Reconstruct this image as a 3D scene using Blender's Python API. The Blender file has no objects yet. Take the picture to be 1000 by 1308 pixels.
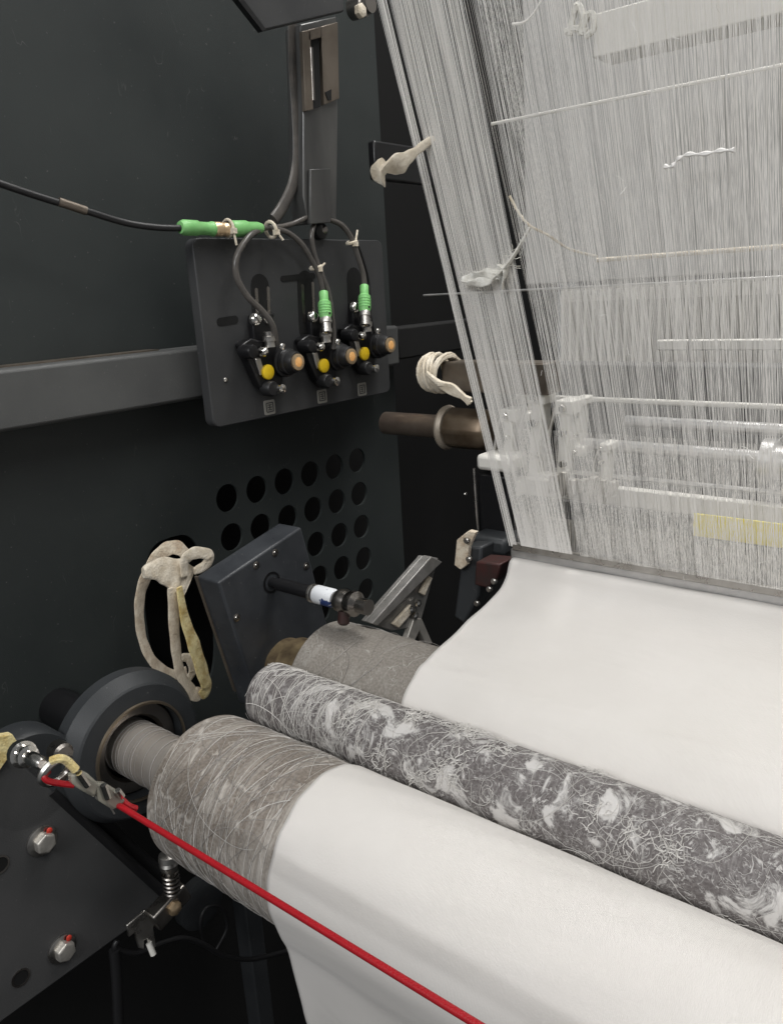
import bpy, bmesh, math, random
import numpy as np
from mathutils import Vector, Matrix
random.seed(7); rng = np.random.default_rng(7)
C = bpy.context.scene.collection
S = bpy.context.scene
# ------------------------------------------------------------------ camera
# All shapes are given in metres relative to the lens; O moves them so that the side wall is x = 0 and the floor z = 0.
O = Vector((0.80, 0.0, 1.25))
YAW, PIT, ROL, FPX = 0.694985, -0.267717, -0.058989, 1032.9
fw = Vector((-math.sin(YAW)*math.cos(PIT), math.cos(YAW)*math.cos(PIT), math.sin(PIT)))
rt0 = Vector((math.cos(YAW), math.sin(YAW), 0)); up0 = rt0.cross(fw)
rt = rt0*math.cos(ROL) + up0*math.sin(ROL); up = -rt0*math.sin(ROL) + up0*math.cos(ROL)
cd = bpy.data.cameras.new('camera'); cam = bpy.data.objects.new('camera', cd); C.objects.link(cam)
cam.matrix_world = Matrix(((rt.x, up.x, -fw.x, O.x), (rt.y, up.y, -fw.y, O.y), (rt.z, up.z, -fw.z, O.z), (0, 0, 0, 1)))
cd.sensor_fit = 'HORIZONTAL'; cd.sensor_width = 36; cd.lens = 36*FPX/1000; cd.clip_start = .02; cd.clip_end = 50
S.camera = cam
# ------------------------------------------------------------------ light
w = bpy.data.worlds.new('World'); S.world = w; w.use_nodes = True
w.node_tree.nodes['Background'].inputs[0].default_value = (.95, .97, 1, 1)
w.node_tree.nodes['Background'].inputs[1].default_value = .15
def area(name, loc, target, size, size_y, power, col=(1, 1, 1), spread=180):
    l = bpy.data.lights.new(name, 'AREA'); l.shape = 'RECTANGLE'; l.size = size; l.size_y = size_y; l.energy = power; l.color = col; l.spread = math.radians(spread)
    o = bpy.data.objects.new(name, l); C.objects.link(o); o.location = O + Vector(loc)
    o.rotation_euler = (Vector(target)-Vector(loc)).to_track_quat('-Z', 'Y').to_euler(); return o
area('ceiling_tube_near', (.8, -.45, 1.8), (-.3, .5, -.3), 2.4, .5, 21, (1, .985, .955))
area('rear_fill', (.05, 1.1, 1.9), (.0, 1.0, -.3), 1.6, .6, 17, (1, .985, .96), 95)  # unseen area light added for the rear, spread narrowed to spare the wall
area('front_fill', (0, -1.7, 1.15), (-.2, .6, .0), 1.6, .5, 11, (.98, .99, 1), 110)  # unseen frontal fill added to brighten the yarn, only grazing the wall
S.view_settings.view_transform = 'Standard'; S.view_settings.look = 'None'; S.view_settings.gamma = 1
S.view_settings.exposure = .08
S.render.engine = 'CYCLES'
S.cycles.use_denoising = True; S.cycles.max_bounces = 6; S.cycles.caustics_reflective = False; S.cycles.caustics_refractive = False
S.cycles.transparent_max_bounces = 12
# ------------------------------------------------------------------ geometry helpers
def ray(px, py): return rt*((px-500)/FPX) + up*((654-py)/FPX) + fw
def ax(px, py, x):            # point of the plane x = const seen at that spot of the photo
    r = ray(px, py); return r*(x/r.x)
def ay(px, py, y):
    r = ray(px, py); return r*(y/r.y)
def yz(px, py, x): p = ax(px, py, x); return (p.y, p.z)
class MB:
    def __init__(s): s.v = []; s.f = []
    def add(s, vs, fs):
        n = len(s.v); s.v += [tuple(v) for v in vs]; s.f += [tuple(i+n for i in f) for f in fs]; return s
    def prism(s, poly, x0, x1):           # polygon in (y, z) between two x planes
        a = sum(poly[i][0]*poly[(i+1) % len(poly)][1]-poly[(i+1) % len(poly)][0]*poly[i][1] for i in range(len(poly)))
        if a < 0: poly = poly[::-1]
        if x0 > x1: x0, x1 = x1, x0
        n = len(poly)
        return s.add([(x0, y, z) for y, z in poly]+[(x1, y, z) for y, z in poly],
                     [tuple(range(n-1, -1, -1)), tuple(range(n, 2*n))]+[(i, (i+1) % n, n+(i+1) % n, n+i) for i in range(n)])
    def box(s, a, b):
        x0, x1 = sorted((a[0], b[0])); y0, y1 = sorted((a[1], b[1])); z0, z1 = sorted((a[2], b[2]))
        return s.prism([(y0, z0), (y1, z0), (y1, z1), (y0, z1)], x0, x1)
    def obox(s, c, u, v, w_):             # centre and three half-axis vectors
        c, u, v, w_ = map(Vector, (c, u, v, w_))
        vs = [c+u*a+v*b+w_*d for d in (-1, 1) for b in (-1, 1) for a in (-1, 1)]
        return s.add(vs, [(0, 2, 3, 1), (4, 5, 7, 6), (0, 1, 5, 4), (2, 6, 7, 3), (0, 4, 6, 2), (1, 3, 7, 5)])
    def rings(s, rs, cap=True, closed=False):
        n = len(rs[0]); b = len(s.v); m = len(rs)
        for r in rs: s.v += [tuple(p) for p in r]
        for k in range(m if closed else m-1):
            k2 = (k+1) % m
            for i in range(n): s.f.append((b+k*n+i, b+k*n+(i+1) % n, b+k2*n+(i+1) % n, b+k2*n+i))
        if cap and not closed:
            s.f.append(tuple(b+i for i in range(n-1, -1, -1))); s.f.append(tuple(b+(m-1)*n+i for i in range(n)))
        return s
    def tube(s, pts, r, n=8, cap=True, closed=False, flat=1.0, fdir=None):
        pts = [Vector(p) for p in pts]; m = len(pts); rs = []
        rr = r if hasattr(r, '__len__') else [r]*m
        pu = None
        for k, p in enumerate(pts):
            if closed: t = pts[(k+1) % m]-pts[k-1]
            else: t = pts[min(k+1, m-1)]-pts[max(k-1, 0)]
            t = t.normalized() if t.length else Vector((0, 0, 1))
            if pu is None:
                a = Vector(fdir) if fdir else (Vector((0, 0, 1)) if abs(t.z) < .9 else Vector((0, 1, 0)))
            else: a = pu if not fdir else Vector(fdir)
            u = (a-t*a.dot(t)).normalized(); v_ = t.cross(u); pu = u
            rs.append([p+u*(math.cos(2*math.pi*i/n)*rr[k])+v_*(math.sin(2*math.pi*i/n)*rr[k]*flat) for i in range(n)])
        return s.rings(rs, cap, closed)
    def cyl(s, a, b, r0, r1=None, n=32):
        return s.tube([a, b], [r0, r0 if r1 is None else r1], n)
    def lathe(s, a, d, prof, n=40, cap=True):   # axis from a along d, profile [(t, r)]
        a = Vector(a); d = Vector(d).normalized(); q = Vector((0, 0, 1)) if abs(d.z) < .9 else Vector((0, 1, 0))
        u = (q-d*q.dot(d)).normalized(); v_ = d.cross(u)
        return s.rings([[a+d*t+u*(math.cos(2*math.pi*i/n)*r)+v_*(math.sin(2*math.pi*i/n)*r) for i in range(n)] for t, r in prof], cap)
    def sphere(s, c, r, n=14, m=8, sc=(1, 1, 1)):
        c = Vector(c)
        return s.rings([[c+Vector((math.cos(2*math.pi*i/n)*math.sin(t)*r*sc[0], math.sin(2*math.pi*i/n)*math.sin(t)*r*sc[1], -math.cos(t)*r*sc[2])) for i in range(n)]
                        for t in [max(.02, min(math.pi-.02, math.pi*k/m)) for k in range(m+1)]])
    def build(s, name, mat, parent=None, base=None, bevel=0, sharp=40, smooth=True):
        me = bpy.data.meshes.new(name)
        if base is None:
            if parent is not None: base = Vector(parent['_b']) if '_b' in parent else Vector((0, 0, 0))
            else: 
                a = np.array(s.v, dtype=float); base = Vector(((a[:, 0].min()+a[:, 0].max())/2, (a[:, 1].min()+a[:, 1].max())/2, a[:, 2].min()))
        base = Vector(base)
        me.from_pydata([(x-base.x, y-base.y, z-base.z) for x, y, z in s.v], [], s.f); me.update()
        bm = bmesh.new(); bm.from_mesh(me); bmesh.ops.recalc_face_normals(bm, faces=bm.faces); bm.to_mesh(me); bm.free()
        if smooth:
            me.polygons.foreach_set('use_smooth', [True]*len(me.polygons))
            me.set_sharp_from_angle(angle=math.radians(sharp))
        me.materials.append(mat)
        o = bpy.data.objects.new(name, me); C.objects.link(o)
        o['_b'] = tuple(base)
        if parent is not None: o.parent = parent; o.location = base-Vector(parent['_b'])
        else: o.location = base+O
        if bevel:
            m = o.modifiers.new('bevel', 'BEVEL'); m.width = bevel; m.segments = 2; m.limit_method = 'ANGLE'; m.angle_limit = math.radians(35)
        return o
def curve(pts, k=8, closed=False):          # Catmull-Rom
    P = [Vector(p) for p in pts]; n = len(P); out = []
    rngk = range(n if closed else n-1)
    for i in rngk:
        if closed: a, b, c, d = P[i-1], P[i], P[(i+1) % n], P[(i+2) % n]
        else: a, b, c, d = P[max(i-1, 0)], P[i], P[i+1], P[min(i+2, n-1)]
        for j in range(k):
            t = j/k; out.append(.5*((2*b)+(c-a)*t+(2*a-5*b+4*c-d)*t*t+(3*b-a-3*c+d)*t**3))
    if not closed: out.append(P[-1])
    return out
def thing(name, label, cat, base, group=None):
    o = bpy.data.objects.new(name, None); C.objects.link(o); o.empty_display_size = .02
    o.location = Vector(base)+O; o['_b'] = tuple(base); tag(o, label, cat, group); return o
def tag(o, label=None, cat=None, group=None, kind=None):
    if label: o['label'] = label
    if cat: o['category'] = cat
    if group: o['group'] = group
    if kind: o['kind'] = kind
    return o
# ------------------------------------------------------------------ materials
def mat(name, col, rough=.5, metal=0., col2=None, nscale=30, nmix=.5, bump=0., bscale=200, rvar=0., spec=.5, coat=0., sheen=0., stretch=None, detail=4, thr=(.35, .65), trans=0., ior=1.45):
    m = bpy.data.materials.new(name); m.use_nodes = True; nt = m.node_tree; N = nt.nodes; L = nt.links
    p = N['Principled BSDF']; p.inputs['Base Color'].default_value = (*col, 1); p.inputs['Roughness'].default_value = rough
    p.inputs['Metallic'].default_value = metal; p.inputs['Specular IOR Level'].default_value = spec
    p.inputs['Coat Weight'].default_value = coat; p.inputs['Sheen Weight'].default_value = sheen
    p.inputs['Transmission Weight'].default_value = trans; p.inputs['IOR'].default_value = ior
    tc = N.new('ShaderNodeTexCoord'); mp = N.new('ShaderNodeMapping'); L.new(tc.outputs['Object'], mp.inputs[0])
    if stretch: mp.inputs['Scale'].default_value = stretch
    if col2 or rvar:
        n = N.new('ShaderNodeTexNoise'); n.inputs['Scale'].default_value = nscale; n.inputs['Detail'].default_value = detail; n.inputs['Roughness'].default_value = .6
        L.new(mp.outputs[0], n.inputs['Vector'])
        r = N.new('ShaderNodeValToRGB'); r.color_ramp.elements[0].position = thr[0]; r.color_ramp.elements[1].position = thr[1]
        L.new(n.outputs['Fac'], r.inputs[0])
        if col2:
            r.color_ramp.elements[0].color = (*col, 1); r.color_ramp.elements[1].color = (*col2, 1); L.new(r.outputs[0], p.inputs['Base Color'])
        if rvar:
            mr = N.new('ShaderNodeMapRange'); mr.inputs['To Min'].default_value = max(0, rough-rvar); mr.inputs['To Max'].default_value = min(1, rough+rvar)
            mr.inputs['From Min'].default_value = .3; mr.inputs['From Max'].default_value = .7
            L.new(n.outputs['Fac'], mr.inputs['Value']); L.new(mr.outputs[0], p.inputs['Roughness'])
    if bump:
        n2 = N.new('ShaderNodeTexNoise'); n2.inputs['Scale'].default_value = bscale; n2.inputs['Detail'].default_value = 3; L.new(mp.outputs[0], n2.inputs['Vector'])
        b = N.new('ShaderNodeBump'); b.inputs['Strength'].default_value = bump; b.inputs['Distance'].default_value = .001
        L.new(n2.outputs['Fac'], b.inputs['Height']); L.new(b.outputs[0], p.inputs['Normal'])
    return m
M = dict(
    wall=mat('wall_paint', (.026, .031, .031), .55, col2=(.036, .042, .041), nscale=4, bump=.25, bscale=900, rvar=.08),
    beam=mat('beam_paint', (.078, .080, .080), .45, col2=(.100, .102, .100), nscale=9, bump=.3, bscale=1100, rvar=.1),
    wall2=mat('frame_paint', (.028, .031, .034), .5, col2=(.040, .043, .046), nscale=9, bump=.25, bscale=1100, rvar=.1),
    plate=mat('plate_paint', (.040, .041, .043), .5, col2=(.054, .055, .056), nscale=12, bump=.2, bscale=1200, rvar=.08),
    plate2=mat('corner_plate_paint', (.066, .067, .068), .5, col2=(.084, .084, .085), nscale=8, bump=.3, bscale=900, rvar=.1),
    wing=mat('grey_sheet_metal', (.20, .195, .185), .38, .35, col2=(.28, .27, .26), nscale=50, rvar=.12, bump=.1),
    boltm=mat('dull_zinc', (.52, .50, .46), .46, .75, col2=(.64, .61, .56), nscale=90, rvar=.12, bump=.2, bscale=500),
    box=mat('anodised_plate', (.035, .038, .043), .38, col2=(.048, .052, .058), nscale=25, bump=.1, bscale=900, rvar=.12),
    black=mat('black_void', (.006, .006, .006), .8),
    bplast=mat('black_plastic', (.010, .010, .011), .3, bump=.05, bscale=500),
    rubber=mat('black_rubber', (.014, .014, .015), .45),
    cable=mat('cable_grey', (.075, .07, .066), .25, col2=(.11, .10, .09), nscale=60),
    green=mat('green_plastic', (.20, .52, .17), .42, col2=(.26, .60, .22), nscale=80),
    chrome=mat('chrome', (.78, .76, .72), .18, 1., rvar=.1, nscale=90),
    steel=mat('steel', (.50, .48, .45), .33, 1., col2=(.62, .60, .57), nscale=60, rvar=.12),
    dsteel=mat('dark_steel', (.30, .28, .26), .32, 1., col2=(.30, .28, .26), nscale=40, rvar=.12),
    shaft=mat('turned_shaft', (.74, .67, .60), .42, .75, col2=(.84, .78, .72), nscale=30, rvar=.08),
    oldbrass=mat('tarnished_brass', (.10, .07, .045), .45, .6, col2=(.30, .23, .13), nscale=40),
    brass=mat('brass', (.80, .60, .38), .35, .85),
    brownrod=mat('brown_steel_rod', (.24, .185, .15), .36, .8, col2=(.32, .26, .21), nscale=30, rvar=.06),
    tan2=mat('tan_flange', (.30, .255, .20), .5, .3, col2=(.40, .35, .29), nscale=60),
    rim=mat('worn_rim', (.34, .28, .21), .35, .9),
    bronze=mat('oily_bronze', (.12, .085, .055), .38, .6, col2=(.18, .14, .10), nscale=40, rvar=.1),
    mast=mat('mast_metal', (.10, .10, .10), .36, .7, col2=(.15, .15, .145), nscale=20, rvar=.1, stretch=(1, 1, .2)),
    tan=mat('mast_tan', (.15, .125, .10), .4, .6, col2=(.20, .17, .14), nscale=40, rvar=.1),
    yellow=mat('yellow_plastic', (.80, .55, .02), .35),
    yellow2=mat('yellow_strip', (.95, .80, .0), .5),
    red=mat('red_cord', (.36, .006, .012), .45, coat=.2, bump=.35, bscale=700, col2=(.40, .008, .015), nscale=90),
    redp=mat('red_paint', (.60, .05, .03), .5),
    redm=mat('dull_red', (.055, .018, .016), .5, col2=(.035, .022, .020), nscale=80),
    clear=mat('clear_plastic', (.66, .64, .54), .22, trans=.6, ior=1.4),
    strap=mat('cream_strap', (.78, .69, .55), .9, col2=(.42, .30, .19), nscale=70, thr=(.42, .78), bump=1., bscale=450, sheen=.3),
    strap2=mat('yellowed_strap', (.84, .72, .36), .9, col2=(.46, .30, .06), nscale=80, thr=(.42, .72), bump=1., bscale=450, sheen=.3),
    white=mat('white_string', (.78, .77, .72), .9, col2=(.62, .60, .54), nscale=200, bump=1, bscale=500),
    cloth=mat('pale_cloth', (.78, .71, .59), .9, col2=(.58, .50, .38), nscale=90, bump=1., bscale=450, sheen=.3),
    label=mat('label_grey', (.30, .29, .26), .55), ink=mat('label_ink', (.06, .06, .06), .6),
    yarn=mat('yarn', (.88, .86, .825), .55, sheen=.2),
    lint=mat('lint', (.66, .64, .61), .95),
    lint2=mat('lint_grey', (.34, .32, .30), .95),
    pale=mat('pale_bar', (.80, .78, .72), .5, col2=(.86, .84, .79), nscale=20, bump=.1),
    rear=mat('rear_panel', (.40, .385, .36), .6, col2=(.47, .45, .42), nscale=6),
    rearu=mat('rear_upper', (.42, .415, .405), .6, col2=(.50, .49, .475), nscale=5),
    rear2=mat('rear_mid', (.12, .12, .125), .6, col2=(.16, .155, .15), nscale=9),
    alu=mat('aluminium', (.60, .60, .60), .38, .9, col2=(.72, .71, .70), nscale=60, rvar=.1),
    wash=mat('white_blue_tape', (.75, .77, .80), .5, col2=(.02, .04, .14), nscale=70, thr=(.55, .58)),
)
nt_ = M['shaft'].node_tree; tg_ = nt_.nodes.new('ShaderNodeTangent'); tg_.direction_type = 'RADIAL'; tg_.axis = 'X'
nt_.links.new(tg_.outputs[0], nt_.nodes['Principled BSDF'].inputs['Tangent']); nt_.nodes['Principled BSDF'].inputs['Anisotropic'].default_value = .8
nt_ = M['brownrod'].node_tree; tg_ = nt_.nodes.new('ShaderNodeTangent'); tg_.direction_type = 'RADIAL'; tg_.axis = 'X'
nt_.links.new(tg_.outputs[0], nt_.nodes['Principled BSDF'].inputs['Tangent']); nt_.nodes['Principled BSDF'].inputs['Anisotropic'].default_value = .7
for k_, am_ in (('wall', .5), ('plate', .5), ('plate2', .6), ('beam', .6), ('box', .6), ('wall2', .4)):      # scuffs and dust on the paint
    nt_ = M[k_].node_tree; N_ = nt_.nodes; L_ = nt_.links; p_ = N_['Principled BSDF']; src = p_.inputs['Base Color'].links[0].from_socket; tc_ = N_['Texture Coordinate']
    mp_ = N_.new('ShaderNodeMapping'); mp_.inputs['Scale'].default_value = (1, 1, .35); mp_.inputs['Rotation'].default_value = (.5, 0, 0); L_.new(tc_.outputs['Object'], mp_.inputs[0])
    n_ = N_.new('ShaderNodeTexNoise'); n_.inputs['Scale'].default_value = 26; n_.inputs['Detail'].default_value = 3; n_.inputs['Distortion'].default_value = .4; L_.new(mp_.outputs[0], n_.inputs['Vector'])
    a_ = N_.new('ShaderNodeMath'); a_.operation = 'SUBTRACT'; a_.inputs[1].default_value = .5; L_.new(n_.outputs['Fac'], a_.inputs[0])
    b_ = N_.new('ShaderNodeMath'); b_.operation = 'ABSOLUTE'; L_.new(a_.outputs[0], b_.inputs[0])
    c_ = N_.new('ShaderNodeMapRange'); c_.inputs[1].default_value = 0; c_.inputs[2].default_value = .004; c_.inputs[3].default_value = 1; c_.inputs[4].default_value = 0; L_.new(b_.outputs[0], c_.inputs[0])
    d_ = N_.new('ShaderNodeTexNoise'); d_.inputs['Scale'].default_value = 34; d_.inputs['Detail'].default_value = 2; L_.new(tc_.outputs['Object'], d_.inputs['Vector'])
    e_ = N_.new('ShaderNodeMapRange'); e_.inputs[1].default_value = .60; e_.inputs[2].default_value = .70; L_.new(d_.outputs['Fac'], e_.inputs[0])
    f_ = N_.new('ShaderNodeMath'); f_.operation = 'MULTIPLY'; L_.new(c_.outputs[0], f_.inputs[0]); L_.new(e_.outputs[0], f_.inputs[1])
    g_ = N_.new('ShaderNodeTexNoise'); g_.inputs['Scale'].default_value = 260; g_.inputs['Detail'].default_value = 1; L_.new(tc_.outputs['Object'], g_.inputs['Vector'])
    h_ = N_.new('ShaderNodeMapRange'); h_.inputs[1].default_value = .74; h_.inputs[2].default_value = .80; L_.new(g_.outputs['Fac'], h_.inputs[0])
    i_ = N_.new('ShaderNodeMath'); i_.operation = 'MAXIMUM'; L_.new(f_.outputs[0], i_.inputs[0]); L_.new(h_.outputs[0], i_.inputs[1])
    j_ = N_.new('ShaderNodeMath'); j_.operation = 'MULTIPLY'; j_.inputs[1].default_value = am_; L_.new(i_.outputs[0], j_.inputs[0])
    x_ = N_.new('ShaderNodeMix'); x_.data_type = 'RGBA'; L_.new(j_.outputs[0], x_.inputs[0]); L_.new(src, x_.inputs[6]); x_.inputs[7].default_value = (.16, .155, .15, 1); L_.new(x_.outputs[2], p_.inputs['Base Color'])
# amber lens: emission added to imitate its shine, no lamp inside
lm = mat('amber_lens', (.85, .55, .26), .22, .7); p_ = lm.node_tree.nodes['Principled BSDF']; p_.inputs['Emission Color'].default_value = (1, .45, .12, 1); p_.inputs['Emission Strength'].default_value = .30
M['lens'] = lm
def fabric_material():
    m = mat('white_fabric', (.79, .775, .755), .9, sheen=.15); nt = m.node_tree; N = nt.nodes; L = nt.links; p = N['Principled BSDF']
    tc = N['Texture Coordinate']; 
    w1 = N.new('ShaderNodeTexWave'); w1.bands_direction = 'X'; w1.inputs['Scale'].default_value = 320; w1.inputs['Distortion'].default_value = .6; w1.inputs['Detail'].default_value = 2
    L.new(tc.outputs['Object'], w1.inputs['Vector'])
    n = N.new('ShaderNodeTexNoise'); n.inputs['Scale'].default_value = 700; n.inputs['Detail'].default_value = 2; L.new(tc.outputs['Object'], n.inputs['Vector'])
    n2 = N.new('ShaderNodeTexNoise'); n2.inputs['Scale'].default_value = 9; n2.inputs['Detail'].default_value = 5; L.new(tc.outputs['Object'], n2.inputs['Vector'])
    r = N.new('ShaderNodeValToRGB'); r.color_ramp.elements[0].position = .3; r.color_ramp.elements[1].position = .7
    r.color_ramp.elements[0].color = (.735, .705, .667, 1); r.color_ramp.elements[1].color = (.795, .766, .733, 1)
    L.new(n2.outputs['Fac'], r.inputs[0]); L.new(r.outputs[0], p.inputs['Base Color'])
    a = N.new('ShaderNodeMath'); a.operation = 'ADD'; L.new(w1.outputs['Fac'], a.inputs[0]); L.new(n.outputs['Fac'], a.inputs[1])
    b = N.new('ShaderNodeBump'); b.inputs['Strength'].default_value = .3; b.inputs['Distance'].default_value = .0004
    L.new(a.outputs[0], b.inputs['Height'])
    n3 = N.new('ShaderNodeTexNoise'); n3.inputs['Scale'].default_value = 14; n3.inputs['Detail'].default_value = 3; n3.inputs['Distortion'].default_value = .6; mp3 = N.new('ShaderNodeMapping'); mp3.inputs['Scale'].default_value = (.35, 1, 1); L.new(tc.outputs['Object'], mp3.inputs[0]); L.new(mp3.outputs[0], n3.inputs['Vector'])
    b2 = N.new('ShaderNodeBump'); b2.inputs['Strength'].default_value = .35; b2.inputs['Distance'].default_value = .006; L.new(n3.outputs['Fac'], b2.inputs['Height']); L.new(b2.outputs[0], b.inputs['Normal'])
    L.new(b.outputs[0], p.inputs['Normal']); return m
M['fabric'] = fabric_material()
def cover_material(name, c1, c2, cl, R, layers, patch, grain=420):
    # grip cover of a roller: grain, felted lint patches and fine lint hairs laid out round the cylinder
    m = mat(name, c1, .55); nt = m.node_tree; N = nt.nodes; L = nt.links; p = N['Principled BSDF']; tc = N['Texture Coordinate']
    def math_(op, a, b=None, cl_=False):
        n = N.new('ShaderNodeMath'); n.operation = op; n.use_clamp = cl_
        for i, v in enumerate((a, b)):
            if v is None: continue
            if isinstance(v, (int, float)): n.inputs[i].default_value = v
            else: L.new(v, n.inputs[i])
        return n.outputs[0]
    sp = N.new('ShaderNodeSeparateXYZ'); L.new(tc.outputs['Object'], sp.inputs[0])
    th = math_('MULTIPLY', math_('ARCTAN2', sp.outputs['Z'], math_('MULTIPLY', sp.outputs['Y'], -1.0)), R)
    cv = N.new('ShaderNodeCombineXYZ'); L.new(sp.outputs['X'], cv.inputs[0]); L.new(th, cv.inputs[1])
    def noise(scale, sx, st, detail=3, dist=0., off=0., rough=.55):
        mp = N.new('ShaderNodeMapping'); mp.inputs['Scale'].default_value = (sx, st, 1); mp.inputs['Location'].default_value = (off, off*1.7, off*.6); L.new(cv.outputs[0], mp.inputs[0])
        n = N.new('ShaderNodeTexNoise'); n.inputs['Scale'].default_value = scale; n.inputs['Detail'].default_value = detail; n.inputs['Distortion'].default_value = dist; n.inputs['Roughness'].default_value = rough
        L.new(mp.outputs[0], n.inputs['Vector']); return n.outputs['Fac']
    def mrange(v, a, b, c, d):
        n = N.new('ShaderNodeMapRange'); n.interpolation_type = 'SMOOTHSTEP'
        for k, q in enumerate((a, b, c, d)): n.inputs[k+1].default_value = q
        L.new(v, n.inputs[0]); return n.outputs[0]
    g = noise(grain, 1, 1, 4); base = N.new('ShaderNodeMix'); base.data_type = 'RGBA'; L.new(mrange(g, .3, .7, 0, 1), base.inputs[0]); base.inputs[6].default_value = (*c1, 1); base.inputs[7].default_value = (*c2, 1)
    (ps, px_, pt_, t0, t1, pstr) = patch[:6]
    acc = math_('MULTIPLY', mrange(noise(ps, px_, pt_, 9, .7, 3.3, .66), t0, t1, 0, 1), pstr)
    if len(patch) > 6: acc = math_('MULTIPLY', acc, mrange(sp.outputs['X'], *patch[6]))
    for k, (sc, sx, st, wd, stg, lim, dist) in enumerate(layers):
        n = noise(sc, sx, st, 2.5, dist, 1.9*k+.7)
        ln = mrange(math_('ABSOLUTE', math_('SUBTRACT', n, .5)), 0, wd, 1, 0)
        brk = mrange(noise(sc*1.7, 1, 1, 2, 0, 5.1*k+2), .42, .56, 0, 1)
        v = math_('MULTIPLY', math_('MULTIPLY', ln, brk), stg)
        if lim: v = math_('MULTIPLY', v, mrange(sp.outputs['X'], *lim))
        acc = math_('MAXIMUM', acc, v)
    mx = N.new('ShaderNodeMix'); mx.data_type = 'RGBA'; L.new(acc, mx.inputs[0]); L.new(base.outputs[2], mx.inputs[6]); mx.inputs[7].default_value = (*cl, 1)
    L.new(mx.outputs[2], p.inputs['Base Color'])
    h = math_('ADD', math_('MULTIPLY', g, .4), acc)
    bp = N.new('ShaderNodeBump'); bp.inputs['Strength'].default_value = .7; bp.inputs['Distance'].default_value = .0009; L.new(h, bp.inputs['Height']); L.new(bp.outputs[0], p.inputs['Normal'])
    return m
M['cover_front'] = cover_material('front_cover', (.19, .160, .134), (.31, .272, .235), (.63, .59, .54), .0645,
    [(26, 1, .30, .020, .75, None, .5), (40, 1, .25, .022, .6, None, .6), (55, 1, .5, .022, .5, None, .8), (34, .8, .8, .010, .55, None, .6)], (48, 1, .16, .44, .70, .75))
M['cover_mid'] = cover_material('mid_cover', (.115, .102, .10), (.215, .198, .195), (.72, .70, .68), .0306,
    [(60, 1, .22, .030, .75, (.10, .17, 1, .15), .4), (85, 1, .18, .030, .6, (.10, .17, 1, .2), .5), (55, 1, 1, .016, .85, (.05, .12, .1, 1), .8), (95, 1, 1, .022, .7, (.05, .12, .1, 1), .8), (140, 1, 1, .03, .5, (.05, .12, .2, 1), .8)],
    (40, 1, .8, .512, .598, .9, (.06, .13, .25, 1)))
M['cover_back'] = cover_material('back_cover', (.22, .20, .175), (.32, .295, .265), (.58, .56, .52), .0645,
    [(34, 1, .6, .006, .6, None, .3), (60, 1, .6, .010, .5, None, .4)], (70, 1, .5, .52, .8, .5))
# ------------------------------------------------------------------ setting: side wall with real holes
WX = -.80
def wall_with_holes():
    bm = bmesh.new(); y0, y1, z0, z1 = -.6, .985, -1.2, .9
    def loop(pts):
        vs = [bm.verts.new((WX, y, z)) for y, z in pts]; return [bm.edges.new((vs[i], vs[(i+1) % len(vs)])) for i in range(len(vs))]
    ed = loop([(y0, z0), (y1, z0), (y1, z1), (y0, z1)]); hl = []
    holes = []
    for k, zz in enumerate((-.2435, -.2955, -.3475, -.3995, -.4515)):
        for j in range(6):
            yc = .636+.050*j
            holes.append([(yc+.0182*math.cos(t), zz+.0182*math.sin(t)) for t in [2*math.pi*i/28 for i in range(28)]])
    holes = [h for i, h in enumerate(holes) if not (i//6 >= 2 and i % 6 < 1)]
    c0, c1 = yz(186, 800, WX), yz(258, 682, WX)       # tall opening behind the straps
    yc = (c0[0]+c1[0])/2+.002; hw = (c1[0]-c0[0])/2; zt = yz(225, 684, WX)[1]; zb = yz(225, 900, WX)[1]
    holes.append([(yc+hw*math.copysign(abs(math.cos(t))**.6, math.cos(t)), (zt+zb)/2+(zt-zb)/2*math.copysign(abs(math.sin(t))**.8, math.sin(t))) for t in [2*math.pi*i/40 for i in range(40)]])
    for h in holes: e = loop(h); ed += e; hl.append(e)
    bmesh.ops.triangle_fill(bm, use_beauty=True, use_dissolve=False, edges=ed)
    for e in hl:
        r = bmesh.ops.extrude_edge_only(bm, edges=e); vs = [g for g in r['geom'] if isinstance(g, bmesh.types.BMVert)]
        for v in vs: v.co.x -= .004
    bmesh.ops.recalc_face_normals(bm, faces=bm.faces)
    me = bpy.data.meshes.new('side_wall'); bm.to_mesh(me); bm.free(); me.materials.append(M['wall'])
    o = bpy.data.objects.new('side_wall', me); C.objects.link(o); o.location = O; o['_b'] = (0, 0, 0); o['kind'] = 'structure'
    return o
wall = wall_with_holes()
tag(MB().box((WX-.16, -.6, -1.2), (WX-.12, 1.75, .9)).build('wall_shade_backing', M['black']), kind='structure')  # black backs the holes; past the wall end it stands in for shade
tag(MB().box((WX-.05, 1.7, -1.25), (1.2, 1.75, .9)).build('rear_wall', M['rear2']), kind='structure')
tag(MB().box((WX-.2, -.8, -1.25), (1.2, 1.8, -1.22)).build('floor', M['black']), kind='structure')
# welded seam panel near the top left corner of the wall is plain paint; nothing else stands there
# cross beam on the wall
z0 = yz(0, 553, -.75)[1]; z1 = yz(0, 472, -.75)[1]
bt = thing('cross_beam', 'long dark grey square beam running level across the black side wall', 'beam', (-.775, .5, z0))
MB().box((-.80+.002, -.5, z0), (-.75, .94, z1)).build('beam_body', M['beam'], bt, bevel=.004)
MB().box((-.7985, -.45, z1-.001), (-.775, .545, z1+.0012)).build('weld_seam', M['tan'], bt)
tag(MB().box((-.80, .95, z0+.006), (-.76, 1.24, z1-.004)).build('shaded_beam_end', M['black'], bevel=.003), 'shaded end of the cross beam right of the sensor plate, painted black', 'rail')  # far end of the beam, its shade put into a black colour
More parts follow.
